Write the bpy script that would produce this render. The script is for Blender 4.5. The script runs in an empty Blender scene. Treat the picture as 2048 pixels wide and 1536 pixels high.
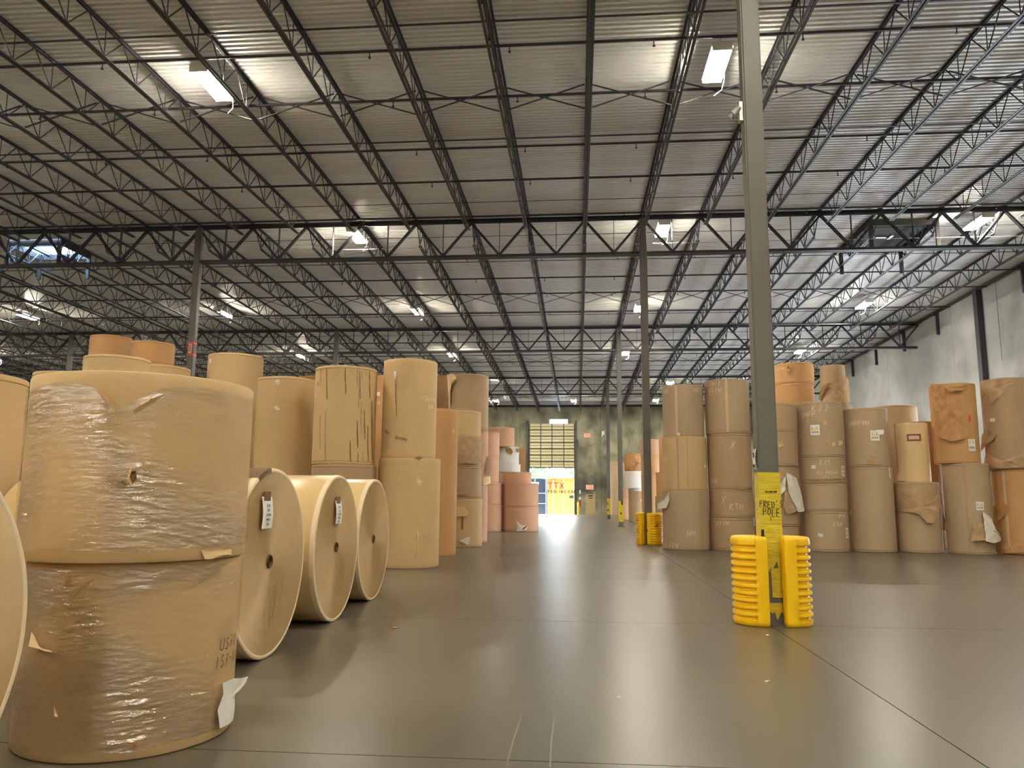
import bpy, bmesh, math, random
from mathutils import Vector, Matrix, noise

# ------------------------------------------------------------------ camera, world, exposure
SC = bpy.context.scene
COL = SC.collection
F_PX, PITCH, YAW, ROLL, CAM_H = 1542.42, 0.1476, 0.0851, 0.0069, 1.3775
cp, sp, cy_, sy_ = math.cos(PITCH), math.sin(PITCH), math.cos(YAW), math.sin(YAW)
FW = Vector((-sy_ * cp, cy_ * cp, sp))
R0 = Vector((cy_, sy_, 0))
U0 = R0.cross(FW)
RT = math.cos(ROLL) * R0 + math.sin(ROLL) * U0
UP = -math.sin(ROLL) * R0 + math.cos(ROLL) * U0
CAM = Vector((0, 0, CAM_H))
cam_data = bpy.data.cameras.new('camera')
cam_data.sensor_width = 36.0
cam_data.lens = F_PX / 2048 * 36.0
cam_data.clip_end = 400
cam = bpy.data.objects.new('camera', cam_data)
COL.objects.link(cam)
M = Matrix((RT, UP, -FW)).transposed().to_4x4()
M.translation = CAM
cam.matrix_world = M
SC.camera = cam

SC.view_settings.view_transform = 'Standard'
SC.view_settings.look = 'None'
SC.view_settings.gamma = 1.0
SC.view_settings.use_curve_mapping = False
SC.view_settings.exposure = 0.2

LAMP = 270.0                      # radiance of the fluorescent lenses
LAMP_COL = (1.0, 0.91, 0.74)
SKY = 25.0
world = bpy.data.worlds.new('overcast_sky')
SC.world = world
world.use_nodes = True
wn = world.node_tree.nodes
wl = world.node_tree.links
wn.clear()
w_out = wn.new('ShaderNodeOutputWorld')
w_bg = wn.new('ShaderNodeBackground')
w_tc = wn.new('ShaderNodeTexCoord')
w_sep = wn.new('ShaderNodeSeparateXYZ')
w_ramp = wn.new('ShaderNodeValToRGB')
wl.new(w_tc.outputs['Generated'], w_sep.inputs[0])
w_map = wn.new('ShaderNodeMapRange')
w_map.inputs[1].default_value = -1
w_map.inputs[2].default_value = 1
wl.new(w_sep.outputs[2], w_map.inputs[0])
wl.new(w_map.outputs[0], w_ramp.inputs[0])
el = w_ramp.color_ramp.elements
el[0].position = 0.0; el[0].color = (0.50, 0.54, 0.60, 1)
el[1].position = 1.0; el[1].color = (0.55, 0.72, 1.0, 1)
e = el.new(0.495); e.color = (0.55, 0.60, 0.66, 1)
e = el.new(0.52); e.color = (0.82, 0.91, 1.0, 1)
wl.new(w_ramp.outputs[0], w_bg.inputs[0])
w_bg.inputs[1].default_value = SKY
wl.new(w_bg.outputs[0], w_out.inputs[0])


def portal(name, loc, rot, sx, sy):
    d = bpy.data.lights.new(name, 'AREA')
    d.shape = 'RECTANGLE'; d.size = sx; d.size_y = sy
    d.cycles.is_portal = True
    o = bpy.data.objects.new(name, d)
    o.location = loc; o.rotation_euler = rot
    COL.objects.link(o)


# openings the daylight comes through (portals only guide sky sampling)
Y_BACK, X_RIGHT, X_LEFT, Y_FRONT = 71.3, 17.43, -58.8, -46.0
DOOR = (-4.37, -0.31, 0.0, 4.2)           # overhead door opening in the back wall: x0, x1, z0, z1
TRANSOM = (-2.57, -0.88, 8.25, 8.69)
DOCKS = ((25.6, 28.9, 0.0, 4.1), (30.2, 33.4, 0.0, 4.1), (40.6, 44.2, 0.0, 4.1), (45.5, 49.5, 0.0, 4.1))   # open dock doors in the right wall: y0, y1, z0, z1
portal('portal_back_door', ((DOOR[0] + DOOR[1]) / 2, Y_BACK + .3, 2.1), (math.radians(-90), 0, 0), 4.06, 4.2)
portal('portal_transom', ((TRANSOM[0] + TRANSOM[1]) / 2, Y_BACK + .3, 8.47), (math.radians(-90), 0, 0), 1.7, .44)
for q in DOCKS:
    portal('portal_dock', (X_RIGHT + .3, (q[0] + q[1]) / 2, 2.05), (0, math.radians(90), 0), 4.1, q[1] - q[0])

# ------------------------------------------------------------------ pixel helpers (photo frame 2048 x 1536)


def ray(x, y):
    return FW + RT * ((x - 1024) / F_PX) + UP * ((768 - y) / F_PX)


def at_z(x, y, z=0.0):
    d = ray(x, y)
    return CAM + d * ((z - CAM_H) / d.z)


def at_y(x, y, Y):
    d = ray(x, y)
    return CAM + d * (Y / d.y)


def at_x(x, y, X):
    d = ray(x, y)
    return CAM + d * (X / d.x)


def project(P):
    v = Vector(P) - CAM
    d = v.dot(FW)
    return 1024 + F_PX * v.dot(RT) / d, 768 - F_PX * v.dot(UP) / d


def azim(x, y):
    d = ray(x, y)
    return math.atan2(d.x, d.y)


RND = random.Random(7)

# ------------------------------------------------------------------ materials
MATS = {}


def mat(name, color, rough=0.6, var=None, scale=4.0, stretch=(1, 1, 1), bump=0.0, bump_scale=20.0, bump_stretch=(1, 1, 1),
        spec=0.5, metal=0.0, coord='Object', rough_var=0.0, detail=4.0, emit=None, alpha=None, second=None, second_scale=1.0, second_lo=.45, second_hi=.6):
    m = bpy.data.materials.new(name)
    m.use_nodes = True
    nt = m.node_tree
    b = nt.nodes['Principled BSDF']
    b.inputs['Base Color'].default_value = (*color, 1)
    b.inputs['Roughness'].default_value = rough
    b.inputs['Specular IOR Level'].default_value = spec
    b.inputs['Metallic'].default_value = metal
    tc = nt.nodes.new('ShaderNodeTexCoord')
    if coord == 'World':
        geo = nt.nodes.new('ShaderNodeNewGeometry')
        src = geo.outputs['Position']
    else:
        src = tc.outputs['Object']

    def noise_node(sc, st, det=detail):
        mp = nt.nodes.new('ShaderNodeMapping')
        mp.inputs['Scale'].default_value = st
        mp.inputs['Location'].default_value = (.13, .27, .41)
        nt.links.new(src, mp.inputs[0])
        n = nt.nodes.new('ShaderNodeTexNoise')
        n.inputs['Scale'].default_value = sc
        n.inputs['Detail'].default_value = det
        nt.links.new(mp.outputs[0], n.inputs['Vector'])
        return n
    if var is not None:
        n = noise_node(scale, stretch)
        mx = nt.nodes.new('ShaderNodeMix'); mx.data_type = 'RGBA'
        rp = nt.nodes.new('ShaderNodeMapRange')
        rp.inputs[1].default_value = .3; rp.inputs[2].default_value = .7
        nt.links.new(n.outputs['Fac'], rp.inputs[0])
        nt.links.new(rp.outputs[0], mx.inputs['Factor'])
        mx.inputs['A'].default_value = (*color, 1)
        mx.inputs['B'].default_value = (*var, 1)
        out = mx.outputs['Result']
        if second is not None:
            n2 = noise_node(second_scale, (1, 1, 1), 6.0)
            rp2 = nt.nodes.new('ShaderNodeMapRange')
            rp2.inputs[1].default_value = second_lo; rp2.inputs[2].default_value = second_hi
            nt.links.new(n2.outputs['Fac'], rp2.inputs[0])
            mx2 = nt.nodes.new('ShaderNodeMix'); mx2.data_type = 'RGBA'
            nt.links.new(rp2.outputs[0], mx2.inputs['Factor'])
            nt.links.new(out, mx2.inputs['A'])
            mx2.inputs['B'].default_value = (*second, 1)
            out = mx2.outputs['Result']
        nt.links.new(out, b.inputs['Base Color'])
        if rough_var:
            rr = nt.nodes.new('ShaderNodeMapRange')
            rr.inputs[1].default_value = .1; rr.inputs[2].default_value = .9
            rr.inputs[3].default_value = rough - rough_var; rr.inputs[4].default_value = rough + rough_var
            nt.links.new(n.outputs['Fac'], rr.inputs[0])
            nt.links.new(rr.outputs[0], b.inputs['Roughness'])
    if bump:
        n = noise_node(bump_scale, bump_stretch)
        bp = nt.nodes.new('ShaderNodeBump')
        bp.inputs['Strength'].default_value = bump
        bp.inputs['Distance'].default_value = 0.02
        nt.links.new(n.outputs['Fac'], bp.inputs['Height'])
        nt.links.new(bp.outputs[0], b.inputs['Normal'])
    if emit:
        b.inputs['Emission Color'].default_value = (*emit[0], 1)
        b.inputs['Emission Strength'].default_value = emit[1]
    MATS[name] = m
    return m


def srgb(r, g, b):
    f = lambda c: (c / 255 / 12.92) if c / 255 <= .04045 else ((c / 255 + .055) / 1.055) ** 2.4
    return (f(r), f(g), f(b))


KR = dict(rough=.62, scale=1.3, stretch=(1, 1, .5), bump=.25, bump_scale=9, bump_stretch=(1, 1, 1.6), spec=.35)
mat('kraft_tan', srgb(203, 173, 126), var=srgb(194, 164, 117), **KR)
mat('kraft_grey', srgb(180, 157, 126), var=srgb(170, 147, 116), **KR)
mat('kraft_brown', srgb(176, 150, 115), var=srgb(166, 140, 106), **KR)
mat('kraft_orange', srgb(198, 153, 102), var=srgb(188, 142, 92), **KR)
mat('kraft_red', srgb(196, 154, 122), var=srgb(188, 144, 112), **KR)
mat('kraft_pale', srgb(222, 192, 142), var=srgb(212, 182, 132), **KR)
mat('kraft_dark', srgb(150, 112, 70), var=srgb(140, 104, 64), **KR)
mat('roll_white', srgb(226, 222, 216), var=srgb(214, 210, 204), **KR)
mat('kraft_streak', srgb(205, 170, 122), var=srgb(120, 88, 52), rough=.62, scale=5, stretch=(1, 1, .04), bump=.15, bump_scale=9, spec=.35,
    second=srgb(203, 168, 122), second_scale=1.4, second_lo=.36, second_hi=.47)
mat('liner_smooth', srgb(208, 178, 128), var=srgb(200, 170, 120), rough=.33, scale=1.2, spec=.5)
mat('rim_paper', srgb(226, 206, 168), rough=.45)
mat('core_board', srgb(110, 84, 52), rough=.8)
mat('label_white', srgb(240, 238, 232), var=srgb(228, 226, 220), rough=.6, scale=6)
mat('label_green', srgb(120, 160, 110), rough=.6)
mat('label_yellow', srgb(230, 205, 90), rough=.6)
mat('label_pink', srgb(225, 170, 160), rough=.6)
mat('print_black', srgb(40, 38, 36), rough=.6)
mat('marker_black', srgb(30, 26, 20), rough=.6)
mat('chalk', srgb(232, 214, 180), rough=.8)
mat('paint_red', srgb(225, 70, 30), rough=.6)
mat('brown_tape', srgb(120, 84, 48), rough=.35)
mat('pale_tape', srgb(206, 180, 140), rough=.3)
mat('torn_paper', srgb(184, 154, 114), var=srgb(162, 132, 96), rough=.7, scale=6, bump=.6, bump_scale=14)
mat('torn_orange', srgb(198, 150, 98), var=srgb(170, 122, 74), rough=.7, scale=6, bump=.6, bump_scale=14)
mat('torn_white', srgb(232, 224, 210), var=srgb(214, 206, 192), rough=.7, scale=6, bump=.6, bump_scale=14)
mat('steel_dark', srgb(52, 53, 58), var=srgb(44, 45, 50), rough=.42, scale=2.0, spec=.5)
mat('steel_column', srgb(104, 100, 92), var=srgb(96, 92, 84), rough=.5, scale=1.5, stretch=(1, 1, .3))
mat('pipe_black', srgb(52, 52, 58), rough=.45)
mat('deck_metal', srgb(236, 236, 234), var=srgb(222, 220, 216), rough=.38, scale=.35, stretch=(.3, 1, 1), spec=.5, metal=.1, coord='World')
mat('hatch_black', srgb(50, 48, 46), rough=.7)
mat('concrete_wall', srgb(188, 192, 194), var=srgb(164, 168, 170), rough=.8, scale=.7, coord='World', bump=.1, bump_scale=3,
    second=srgb(140, 142, 142), second_scale=.45, second_lo=.56, second_hi=.8, detail=8)
mat('concrete_far', srgb(172, 168, 140), var=srgb(96, 94, 78), rough=.8, scale=.8, stretch=(1, 1, .8), coord='World', bump=.1, bump_scale=3,
    second=srgb(70, 70, 64), second_scale=.4, second_lo=.55, second_hi=.75, detail=9)
mat('floor_concrete', srgb(101, 96, 83), var=srgb(88, 83, 72), rough=.3, scale=.35, coord='World', spec=.5, detail=5)
mat('floor_joint', srgb(30, 28, 26), rough=.9)
mat('floor_scuff', srgb(132, 126, 112), rough=.5)
mat('paint_line', srgb(150, 140, 112), rough=.4)
mat('guard_yellow', srgb(255, 210, 6), var=srgb(250, 196, 3), rough=.38, scale=5, bump=.08, bump_scale=12)
mat('tape_yellow', srgb(226, 206, 44), var=srgb(200, 178, 36), rough=.33, scale=5, stretch=(1, 1, 5), bump=.5, bump_scale=9, bump_stretch=(.6, .6, 5))
mat('strap_black', srgb(28, 26, 26), rough=.5)
mat('red_tape', srgb(222, 66, 50), rough=.4)
mat('fixture_white', srgb(225, 222, 214), rough=.4)
mat('lamp_lens', (1, 1, 1), emit=(LAMP_COL, LAMP))
mat('door_cream', srgb(226, 214, 168), var=srgb(214, 202, 156), rough=.5, scale=2)
mat('door_tan', srgb(190, 166, 118), rough=.5)
mat('track_steel', srgb(70, 70, 66), rough=.5)
mat('exit_red', srgb(235, 90, 80), rough=.5, emit=((1.0, .16, .1), .8))
mat('extinguisher_red', srgb(170, 40, 30), rough=.4)
mat('boxcar_yellow', srgb(186, 146, 72), var=srgb(178, 138, 66), rough=.5, scale=.8)
mat('boxcar_red', srgb(160, 46, 32), rough=.5)
mat('boxcar_rib', srgb(216, 186, 120), rough=.5)
mat('boxcar_ink', srgb(46, 38, 20), rough=.5)
mat('car_navy', srgb(34, 42, 56), rough=.4)
mat('car_trim', srgb(205, 220, 226), rough=.5)
mat('apron_concrete', srgb(176, 172, 164), rough=.8)
mat('leaf_green', srgb(96, 132, 84), var=srgb(128, 156, 104), rough=.6, scale=.8)
mat('bark', srgb(90, 76, 60), rough=.9)
mat('bracket_silver', srgb(190, 186, 178), rough=.35, metal=.6)
mat('skylight_lens', srgb(230, 240, 250), rough=.4)
nt = MATS['skylight_lens'].node_tree
tl = nt.nodes.new('ShaderNodeBsdfTranslucent')
tl.inputs[0].default_value = (.8, .9, 1, 1)
nt.links.new(tl.outputs[0], nt.nodes['Material Output'].inputs['Surface'])

# roll end face: paper edges catch light in a radial sweep (anisotropic sheen)
m = mat('roll_end', srgb(196, 166, 116), var=srgb(186, 156, 106), rough=.42, scale=3, spec=.6)
nt = m.node_tree
b = nt.nodes['Principled BSDF']
tg = nt.nodes.new('ShaderNodeTangent')
tg.direction_type = 'RADIAL'; tg.axis = 'X'
nt.links.new(tg.outputs[0], b.inputs['Tangent'])
b.inputs['Anisotropic'].default_value = .9
b.inputs['Metallic'].default_value = .35

# stretch film: clear wrinkled plastic
m = bpy.data.materials.new('stretch_film')
MATS['stretch_film'] = m
m.use_nodes = True
nt = m.node_tree
nt.nodes.clear()
mo = nt.nodes.new('ShaderNodeOutputMaterial')
tr = nt.nodes.new('ShaderNodeBsdfTransparent'); tr.inputs[0].default_value = (.97, .96, .94, 1)
gl = nt.nodes.new('ShaderNodeBsdfGlossy'); gl.inputs['Roughness'].default_value = .1
mxs = nt.nodes.new('ShaderNodeMixShader')
tc = nt.nodes.new('ShaderNodeTexCoord')
mp = nt.nodes.new('ShaderNodeMapping'); mp.inputs['Scale'].default_value = (1, 1, 4.0)
nt.links.new(tc.outputs['Object'], mp.inputs[0])
n1 = nt.nodes.new('ShaderNodeTexNoise'); n1.inputs['Scale'].default_value = 9; n1.inputs['Detail'].default_value = 5; n1.inputs['Distortion'].default_value = .6
nt.links.new(mp.outputs[0], n1.inputs['Vector'])
bp_ = nt.nodes.new('ShaderNodeBump'); bp_.inputs['Strength'].default_value = .35; bp_.inputs['Distance'].default_value = .04
nt.links.new(n1.outputs['Fac'], bp_.inputs['Height'])
nt.links.new(bp_.outputs[0], gl.inputs['Normal'])
n2 = nt.nodes.new('ShaderNodeTexNoise'); n2.inputs['Scale'].default_value = 2.2; n2.inputs['Detail'].default_value = 4
nt.links.new(tc.outputs['Object'], n2.inputs['Vector'])
rm = nt.nodes.new('ShaderNodeMapRange')
rm.inputs[1].default_value = .4; rm.inputs[2].default_value = .62; rm.inputs[3].default_value = .05; rm.inputs[4].default_value = .36
nt.links.new(n2.outputs['Fac'], rm.inputs[0])
nt.links.new(rm.outputs[0], mxs.inputs[0])
nt.links.new(tr.outputs[0], mxs.inputs[1]); nt.links.new(gl.outputs[0], mxs.inputs[2])
nt.links.new(mxs.outputs[0], mo.inputs['Surface'])

# ------------------------------------------------------------------ object helpers


def mesh_of(bm, name, material, smooth=False):
    me = bpy.data.meshes.new(name)
    bm.normal_update()
    bm.to_mesh(me)
    bm.free()
    me.materials.append(MATS[material])
    if smooth:
        me.polygons.foreach_set('use_smooth', [True] * len(me.polygons))
        me.set_sharp_from_angle(angle=math.radians(40))
    return me


def add(name, me, parent=None, loc=(0, 0, 0), rot=None):
    o = bpy.data.objects.new(name, me)
    o.location = loc
    if rot is not None:
        o.rotation_euler = rot
    if parent is not None:
        o.parent = parent
    COL.objects.link(o)
    return o


def tag(o, label, cat, group=None, kind=None):
    o['label'] = label
    o['category'] = cat
    if group:
        o['group'] = group
    if kind:
        o['kind'] = kind
    return o


def struct(o, label=None):
    o['kind'] = 'structure'
    if label:
        o['label'] = label
    return o


def empty(name, loc=(0, 0, 0), rz=0.0):
    o = bpy.data.objects.new(name, None)
    o.location = loc
    o.rotation_euler = (0, 0, rz)
    o.empty_display_size = .1
    COL.objects.link(o)
    return o


def box(bm, x0, x1, y0, y1, z0, z1):
    v = [bm.verts.new(p) for p in ((x0, y0, z0), (x1, y0, z0), (x1, y1, z0), (x0, y1, z0), (x0, y0, z1), (x1, y0, z1), (x1, y1, z1), (x0, y1, z1))]
    for f in ((0, 3, 2, 1), (4, 5, 6, 7), (0, 1, 5, 4), (1, 2, 6, 5), (2, 3, 7, 6), (3, 0, 4, 7)):
        bm.faces.new([v[i] for i in f])
    return v


def beam(bm, p, q, w, h, n=4):
    """bar of section w x h (n=4) or round of diameter w (n>4) from p to q"""
    p, q = Vector(p), Vector(q)
    d = (q - p).normalized()
    s = d.cross(Vector((0, 0, 1)))
    if s.length < 1e-4:
        s = Vector((1, 0, 0))
    s.normalize()
    u = s.cross(d)
    ring = []
    for c in (p, q):
        r = []
        for i in range(n):
            a = 2 * math.pi * (i + .5) / n
            k = math.sqrt(2) if n == 4 else 1
            r.append(bm.verts.new(c + s * (math.cos(a) * w / 2 * k) + u * (math.sin(a) * h / 2 * k)))
        ring.append(r)
    for i in range(n):
        j = (i + 1) % n
        bm.faces.new((ring[0][i], ring[0][j], ring[1][j], ring[1][i]))
    bm.faces.new(ring[0][::-1])
    bm.faces.new(ring[1])


def boxmesh(name, material, *dims):
    bm = bmesh.new()
    for d in dims:
        box(bm, *d)
    return mesh_of(bm, name, material)


def lathe(bm, prof, n=64, disp=None, phase=0.0):
    """revolve (r, z) about Z; r == 0 rows collapse"""
    rows = []
    for r, z in prof:
        if r <= 1e-6:
            rows.append([bm.verts.new((0, 0, z))])
            continue
        row = []
        for i in range(n):
            a = 2 * math.pi * i / n + phase
            rr = r + (disp(a, r, z) if disp else 0)
            row.append(bm.verts.new((rr * math.cos(a), rr * math.sin(a), z)))
        rows.append(row)
    for a, b_ in zip(rows, rows[1:]):
        for i in range(n):
            j = (i + 1) % n
            if len(a) == 1 and len(b_) == 1:
                continue
            if len(a) == 1:
                bm.faces.new((a[0], b_[j], b_[i]))
            elif len(b_) == 1:
                bm.faces.new((a[i], a[j], b_[0]))
            else:
                bm.faces.new((a[i], a[j], b_[j], b_[i]))
    return rows


GLYPH = {
    'A': [[(0, 0), (.5, 1), (1, 0)], [(.2, .4), (.8, .4)]],
    'B': [[(0, 0), (0, 1), (.7, .95), (.8, .75), (0, .52), (.85, .4), (.8, .08), (0, 0)]],
    'C': [[(.9, .85), (.5, 1), (.05, .6), (.1, .2), (.5, 0), (.9, .15)]],
    'D': [[(0, 0), (0, 1), (.6, .9), (.9, .5), (.6, .1), (0, 0)]],
    'E': [[(.8, 1), (0, 1), (0, 0), (.85, 0)], [(0, .52), (.65, .52)]],
    'F': [[(.9, 1), (0, 1), (0, 0)], [(0, .55), (.65, .55)]],
    'G': [[(.9, .85), (.5, 1), (.05, .6), (.1, .2), (.5, 0), (.9, .15), (.9, .45), (.55, .45)]],
    'H': [[(0, 0), (.05, 1)], [(.9, 0), (.95, 1)], [(0, .5), (.95, .55)]],
    'I': [[(.5, 0), (.5, 1)]],
    'K': [[(0, 0), (.05, 1)], [(.8, 1), (.05, .45), (.9, 0)]],
    'L': [[(0, 1), (0, 0), (.8, .02)]],
    'M': [[(0, 0), (.1, 1), (.5, .4), (.9, 1), (1, 0)]],
    'N': [[(0, 0), (.05, 1), (.9, 0), (.95, 1)]],
    'O': [[(.5, 1), (.1, .75), (.05, .3), (.5, 0), (.9, .3), (.85, .8), (.5, 1)]],
    'P': [[(0, 0), (0, 1), (.8, .9), (.75, .55), (0, .48)]],
    'R': [[(0, 0), (0, 1), (.8, .9), (.75, .55), (0, .5), (.85, 0)]],
    'S': [[(.85, .88), (.45, 1), (.1, .75), (.8, .35), (.6, .02), (.05, .1)]],
    'T': [[(0, 1), (1, 1)], [(.5, 1), (.5, 0)]],
    'U': [[(0, 1), (.08, .2), (.5, 0), (.9, .2), (.95, 1)]],
    'W': [[(0, 1), (.25, 0), (.5, .7), (.75, 0), (1, 1)]],
    'X': [[(0, 0), (.9, 1)], [(.05, 1), (.9, 0)]],
    'Y': [[(0, 1), (.45, .5), (.9, 1)], [(.45, .5), (.3, 0)]],
    '0': [[(.5, 1), (.12, .7), (.12, .3), (.5, 0), (.85, .3), (.85, .7), (.5, 1)]],
    '1': [[(.4, 1), (.35, 0)]],
    '2': [[(.1, .8), (.45, 1), (.8, .75), (.1, .05), (.9, .05)]],
    '3': [[(.1, .9), (.6, 1), (.75, .75), (.35, .52), (.8, .3), (.5, 0), (.05, .1)]],
    '4': [[(.7, 0), (.7, 1), (.05, .35), (.95, .35)]],
    '5': [[(.8, 1), (.2, 1), (.15, .55), (.65, .55), (.8, .25), (.5, 0), (.05, .1)]],
    '6': [[(.75, 1), (.2, .55), (.15, .15), (.5, 0), (.8, .2), (.6, .45), (.18, .35)]],
    '7': [[(.05, 1), (.85, 1), (.35, 0)], [(.25, .5), (.75, .5)]],
    '8': [[(.5, .52), (.15, .78), (.5, 1), (.82, .78), (.5, .52), (.1, .22), (.5, 0), (.88, .25), (.5, .52)]],
    '9': [[(.8, .7), (.5, .5), (.15, .7), (.45, 1), (.8, .8), (.6, 0)]],
    '-': [[(.1, .5), (.8, .5)]],
    "'": [[(.3, 1), (.2, .75)]],
    '|': [[(0, 0), (0, 1)]],
}


def strokes(text, h, width=.62, gap=.28, slant=.0, jitter=.05, seed=1):
    rnd = random.Random(seed)
    out, x = [], 0.0
    for ch in text:
        if ch == ' ':
            x += .55 * h
            continue
        dy = rnd.uniform(-jitter, jitter) * h
        for s in GLYPH.get(ch, []):
            out.append([(x + (px * width + slant * py) * h, py * h + dy) for px, py in s])
        x += (width + gap) * h
    return [[(px - x / 2, py - h / 2) for px, py in s] for s in out]


def stroke_mesh(bm, lines, w, place):
    """flat ribbons w wide along 2-D lines; place(u, v) -> 3-D point"""
    for s in lines:
        pts = []
        for a, b_ in zip(s, s[1:]):
            n = max(1, int(math.hypot(b_[0] - a[0], b_[1] - a[1]) / .06))
            pts += [(a[0] + (b_[0] - a[0]) * i / n, a[1] + (b_[1] - a[1]) * i / n) for i in range(n)]
        pts.append(s[-1])
        prev = None
        for i, p in enumerate(pts):
            q = pts[min(i + 1, len(pts) - 1)]
            o_ = pts[max(i - 1, 0)]
            dx, dy = q[0] - o_[0], q[1] - o_[1]
            l = math.hypot(dx, dy) or 1
            nx, ny = -dy / l * w / 2, dx / l * w / 2
            cur = (bm.verts.new(place(p[0] + nx, p[1] + ny)), bm.verts.new(place(p[0] - nx, p[1] - ny)))
            if prev:
                bm.faces.new((prev[0], prev[1], cur[1], cur[0]))
            prev = cur


ORD = ['zeroth', 'first', 'second', 'third', 'fourth', 'fifth', 'sixth', 'seventh', 'eighth', 'ninth', 'tenth', 'eleventh', 'twelfth', 'thirteenth', 'fourteenth',
       'fifteenth', 'sixteenth', 'seventeenth', 'eighteenth', 'nineteenth', 'twentieth']


def ordinal(n):
    if n <= 20:
        return ORD[n]
    if n == 30:
        return 'thirtieth'
    return ('twenty-' if n < 30 else 'thirty-') + ORD[n % 10]

# ------------------------------------------------------------------ structure: floor
XC, YC1, BAY, JS = 2.194, 9.254, 15.505, 1.905      # column row, first girder line, bay depth, joist spacing
ROWS = [YC1 + BAY * i for i in range(-2, 5)]         # girder lines; ROWS[2] = nearest column
RIDGE = YC1 + BAY


def zt(y):
    """height of the girder top chord (roof falls both ways from the ridge)"""
    return 10.638 - .0156 * abs(y - RIDGE)


def kx(k):
    return XC + JS * k


floor = struct(empty('floor'), 'polished dark grey concrete warehouse floor')
xs = [XC - .06 + 7.62 * i for i in range(-8, 3)]
xs[0] = X_LEFT - .2
xs[-1] = X_RIGHT + .2
ys = [4.34 + 4.77 * i for i in range(-11, 15)]
ys[-1] = Y_BACK + .3
slabs = {}
for i in range(len(xs) - 1):
    for j in range(len(ys) - 1):
        w, d = xs[i + 1] - xs[i] - .010, ys[j + 1] - ys[j] - .010
        key = (round(w, 3), round(d, 3))
        if key not in slabs:
            slabs[key] = boxmesh('slab', 'floor_concrete', (0, w, 0, d, -.12, 0))
        add('slab', slabs[key], floor, (xs[i] + .005, ys[j] + .005, 0))
add('joint_bed', boxmesh('joint_bed', 'floor_joint', (X_LEFT - .2, X_RIGHT + .2, Y_FRONT - .3, Y_BACK + .3, -.2, -.008)), floor)
bm = bmesh.new()
a, b2 = at_z(945, 1118), at_z(1640, 1118)
b2.y = a.y + .5
v = [bm.verts.new(p) for p in ((a.x, a.y - .04, .0015), (b2.x, b2.y - .04, .0015), (b2.x, b2.y + .04, .0015), (a.x, a.y + .04, .0015))]
bm.faces.new(v)
add('painted_line', mesh_of(bm, 'painted_line', 'paint_line'), floor)

SCR = [((1035, 1425), (1060, 1402), (1120, 1396), (1200, 1389)), ((1012, 1534), (1030, 1470), (1046, 1420)), ((1100, 1534), (1103, 1480), (1110, 1430)), ((1522, 1374), (1534, 1372), (1539, 1362), (1534, 1352)),
       ((1270, 1278), (1310, 1281)), ((900, 1208), (940, 1204), (990, 1207)), ((640, 1330), (690, 1312)), ((1340, 1210), (1390, 1200), (1420, 1204)), ((1700, 1250), (1760, 1262))]
for s_ in SCR:
    bm = bmesh.new()
    stroke_mesh(bm, [[(at_z(*q).x, at_z(*q).y) for q in s_]], .009, lambda u, v: (u, v, .0012))
    add('scuff_mark', mesh_of(bm, 'scuff_mark', 'floor_scuff'), floor)
bm = bmesh.new()
rnd = random.Random(11)
for i in range(90):
    px, py = (rnd.gauss(1770, 110), rnd.gauss(1450, 60)) if i < 60 else (rnd.gauss(1250, 60), rnd.uniform(1280, 1530))
    q = at_z(px, min(1560, py))
    s_ = rnd.uniform(.002, .007)
    bm.faces.new([bm.verts.new((q.x + s_ * math.cos(a_) * rnd.uniform(.6, 1.3), q.y + s_ * math.sin(a_) * rnd.uniform(.6, 1.6), .0012)) for a_ in (0, 1.2, 2.4, 3.6, 4.9)])
o = add('paint_flecks', mesh_of(bm, 'paint_flecks', 'floor_scuff'), floor)
o['kind'] = 'stuff'

# ------------------------------------------------------------------ walls: tilt-up concrete panels


def wall_panels(root, axis, pos, thick, edges, ztop, material, holes=()):
    """panels between consecutive edges along axis ('x' or 'y'), inner face at pos; holes (a0, a1, z0, z1)"""
    for e0, e1 in zip(edges, edges[1:]):
        a0, a1 = e0 + .01, e1 - .01
        hs = sorted(h for h in holes if h[0] >= e0 and h[1] <= e1)
        rects = []
        cuts_a = sorted({a0, a1} | {h[0] for h in hs} | {h[1] for h in hs})
        cuts_z = sorted({-.2, ztop} | {h[2] for h in hs if h[2] > 0} | {h[3] for h in hs})
        bm = bmesh.new()
        for p, q in zip(cuts_a, cuts_a[1:]):
            for r, s in zip(cuts_z, cuts_z[1:]):
                mid = ((p + q) / 2, (r + s) / 2)
                if any(h[0] < mid[0] < h[1] and h[2] - .3 < mid[1] < h[3] and (h[2] > 0 or mid[1] < h[3]) for h in hs):
                    continue
                if axis == 'x':
                    box(bm, p, q, min(pos, pos + thick), max(pos, pos + thick), r, s)
                else:
                    box(bm, min(pos, pos + thick), max(pos, pos + thick), p, q, r, s)
        bmesh.ops.remove_doubles(bm, verts=bm.verts, dist=1e-5)
        seen = {}
        for f in list(bm.faces):
            k = tuple(round(c, 4) for c in f.calc_center_median())
            if k in seen:
                bmesh.ops.delete(bm, geom=[f, seen[k]], context='FACES_ONLY')
            else:
                seen[k] = f
        add('panel', mesh_of(bm, 'panel', material), root)


def joint_strip(root, axis, pos, edges, ztop):
    bm = bmesh.new()
    for e in edges:
        if axis == 'x':
            box(bm, e - .03, e + .03, min(pos, pos + .05), max(pos, pos + .05), 0, ztop)
        else:
            box(bm, min(pos, pos + .05), max(pos, pos + .05), e - .03, e + .03, 0, ztop)
    o = add('joint_sealant', mesh_of(bm, 'joint_sealant', 'floor_joint'), root)
    o['kind'] = 'stuff'


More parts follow.
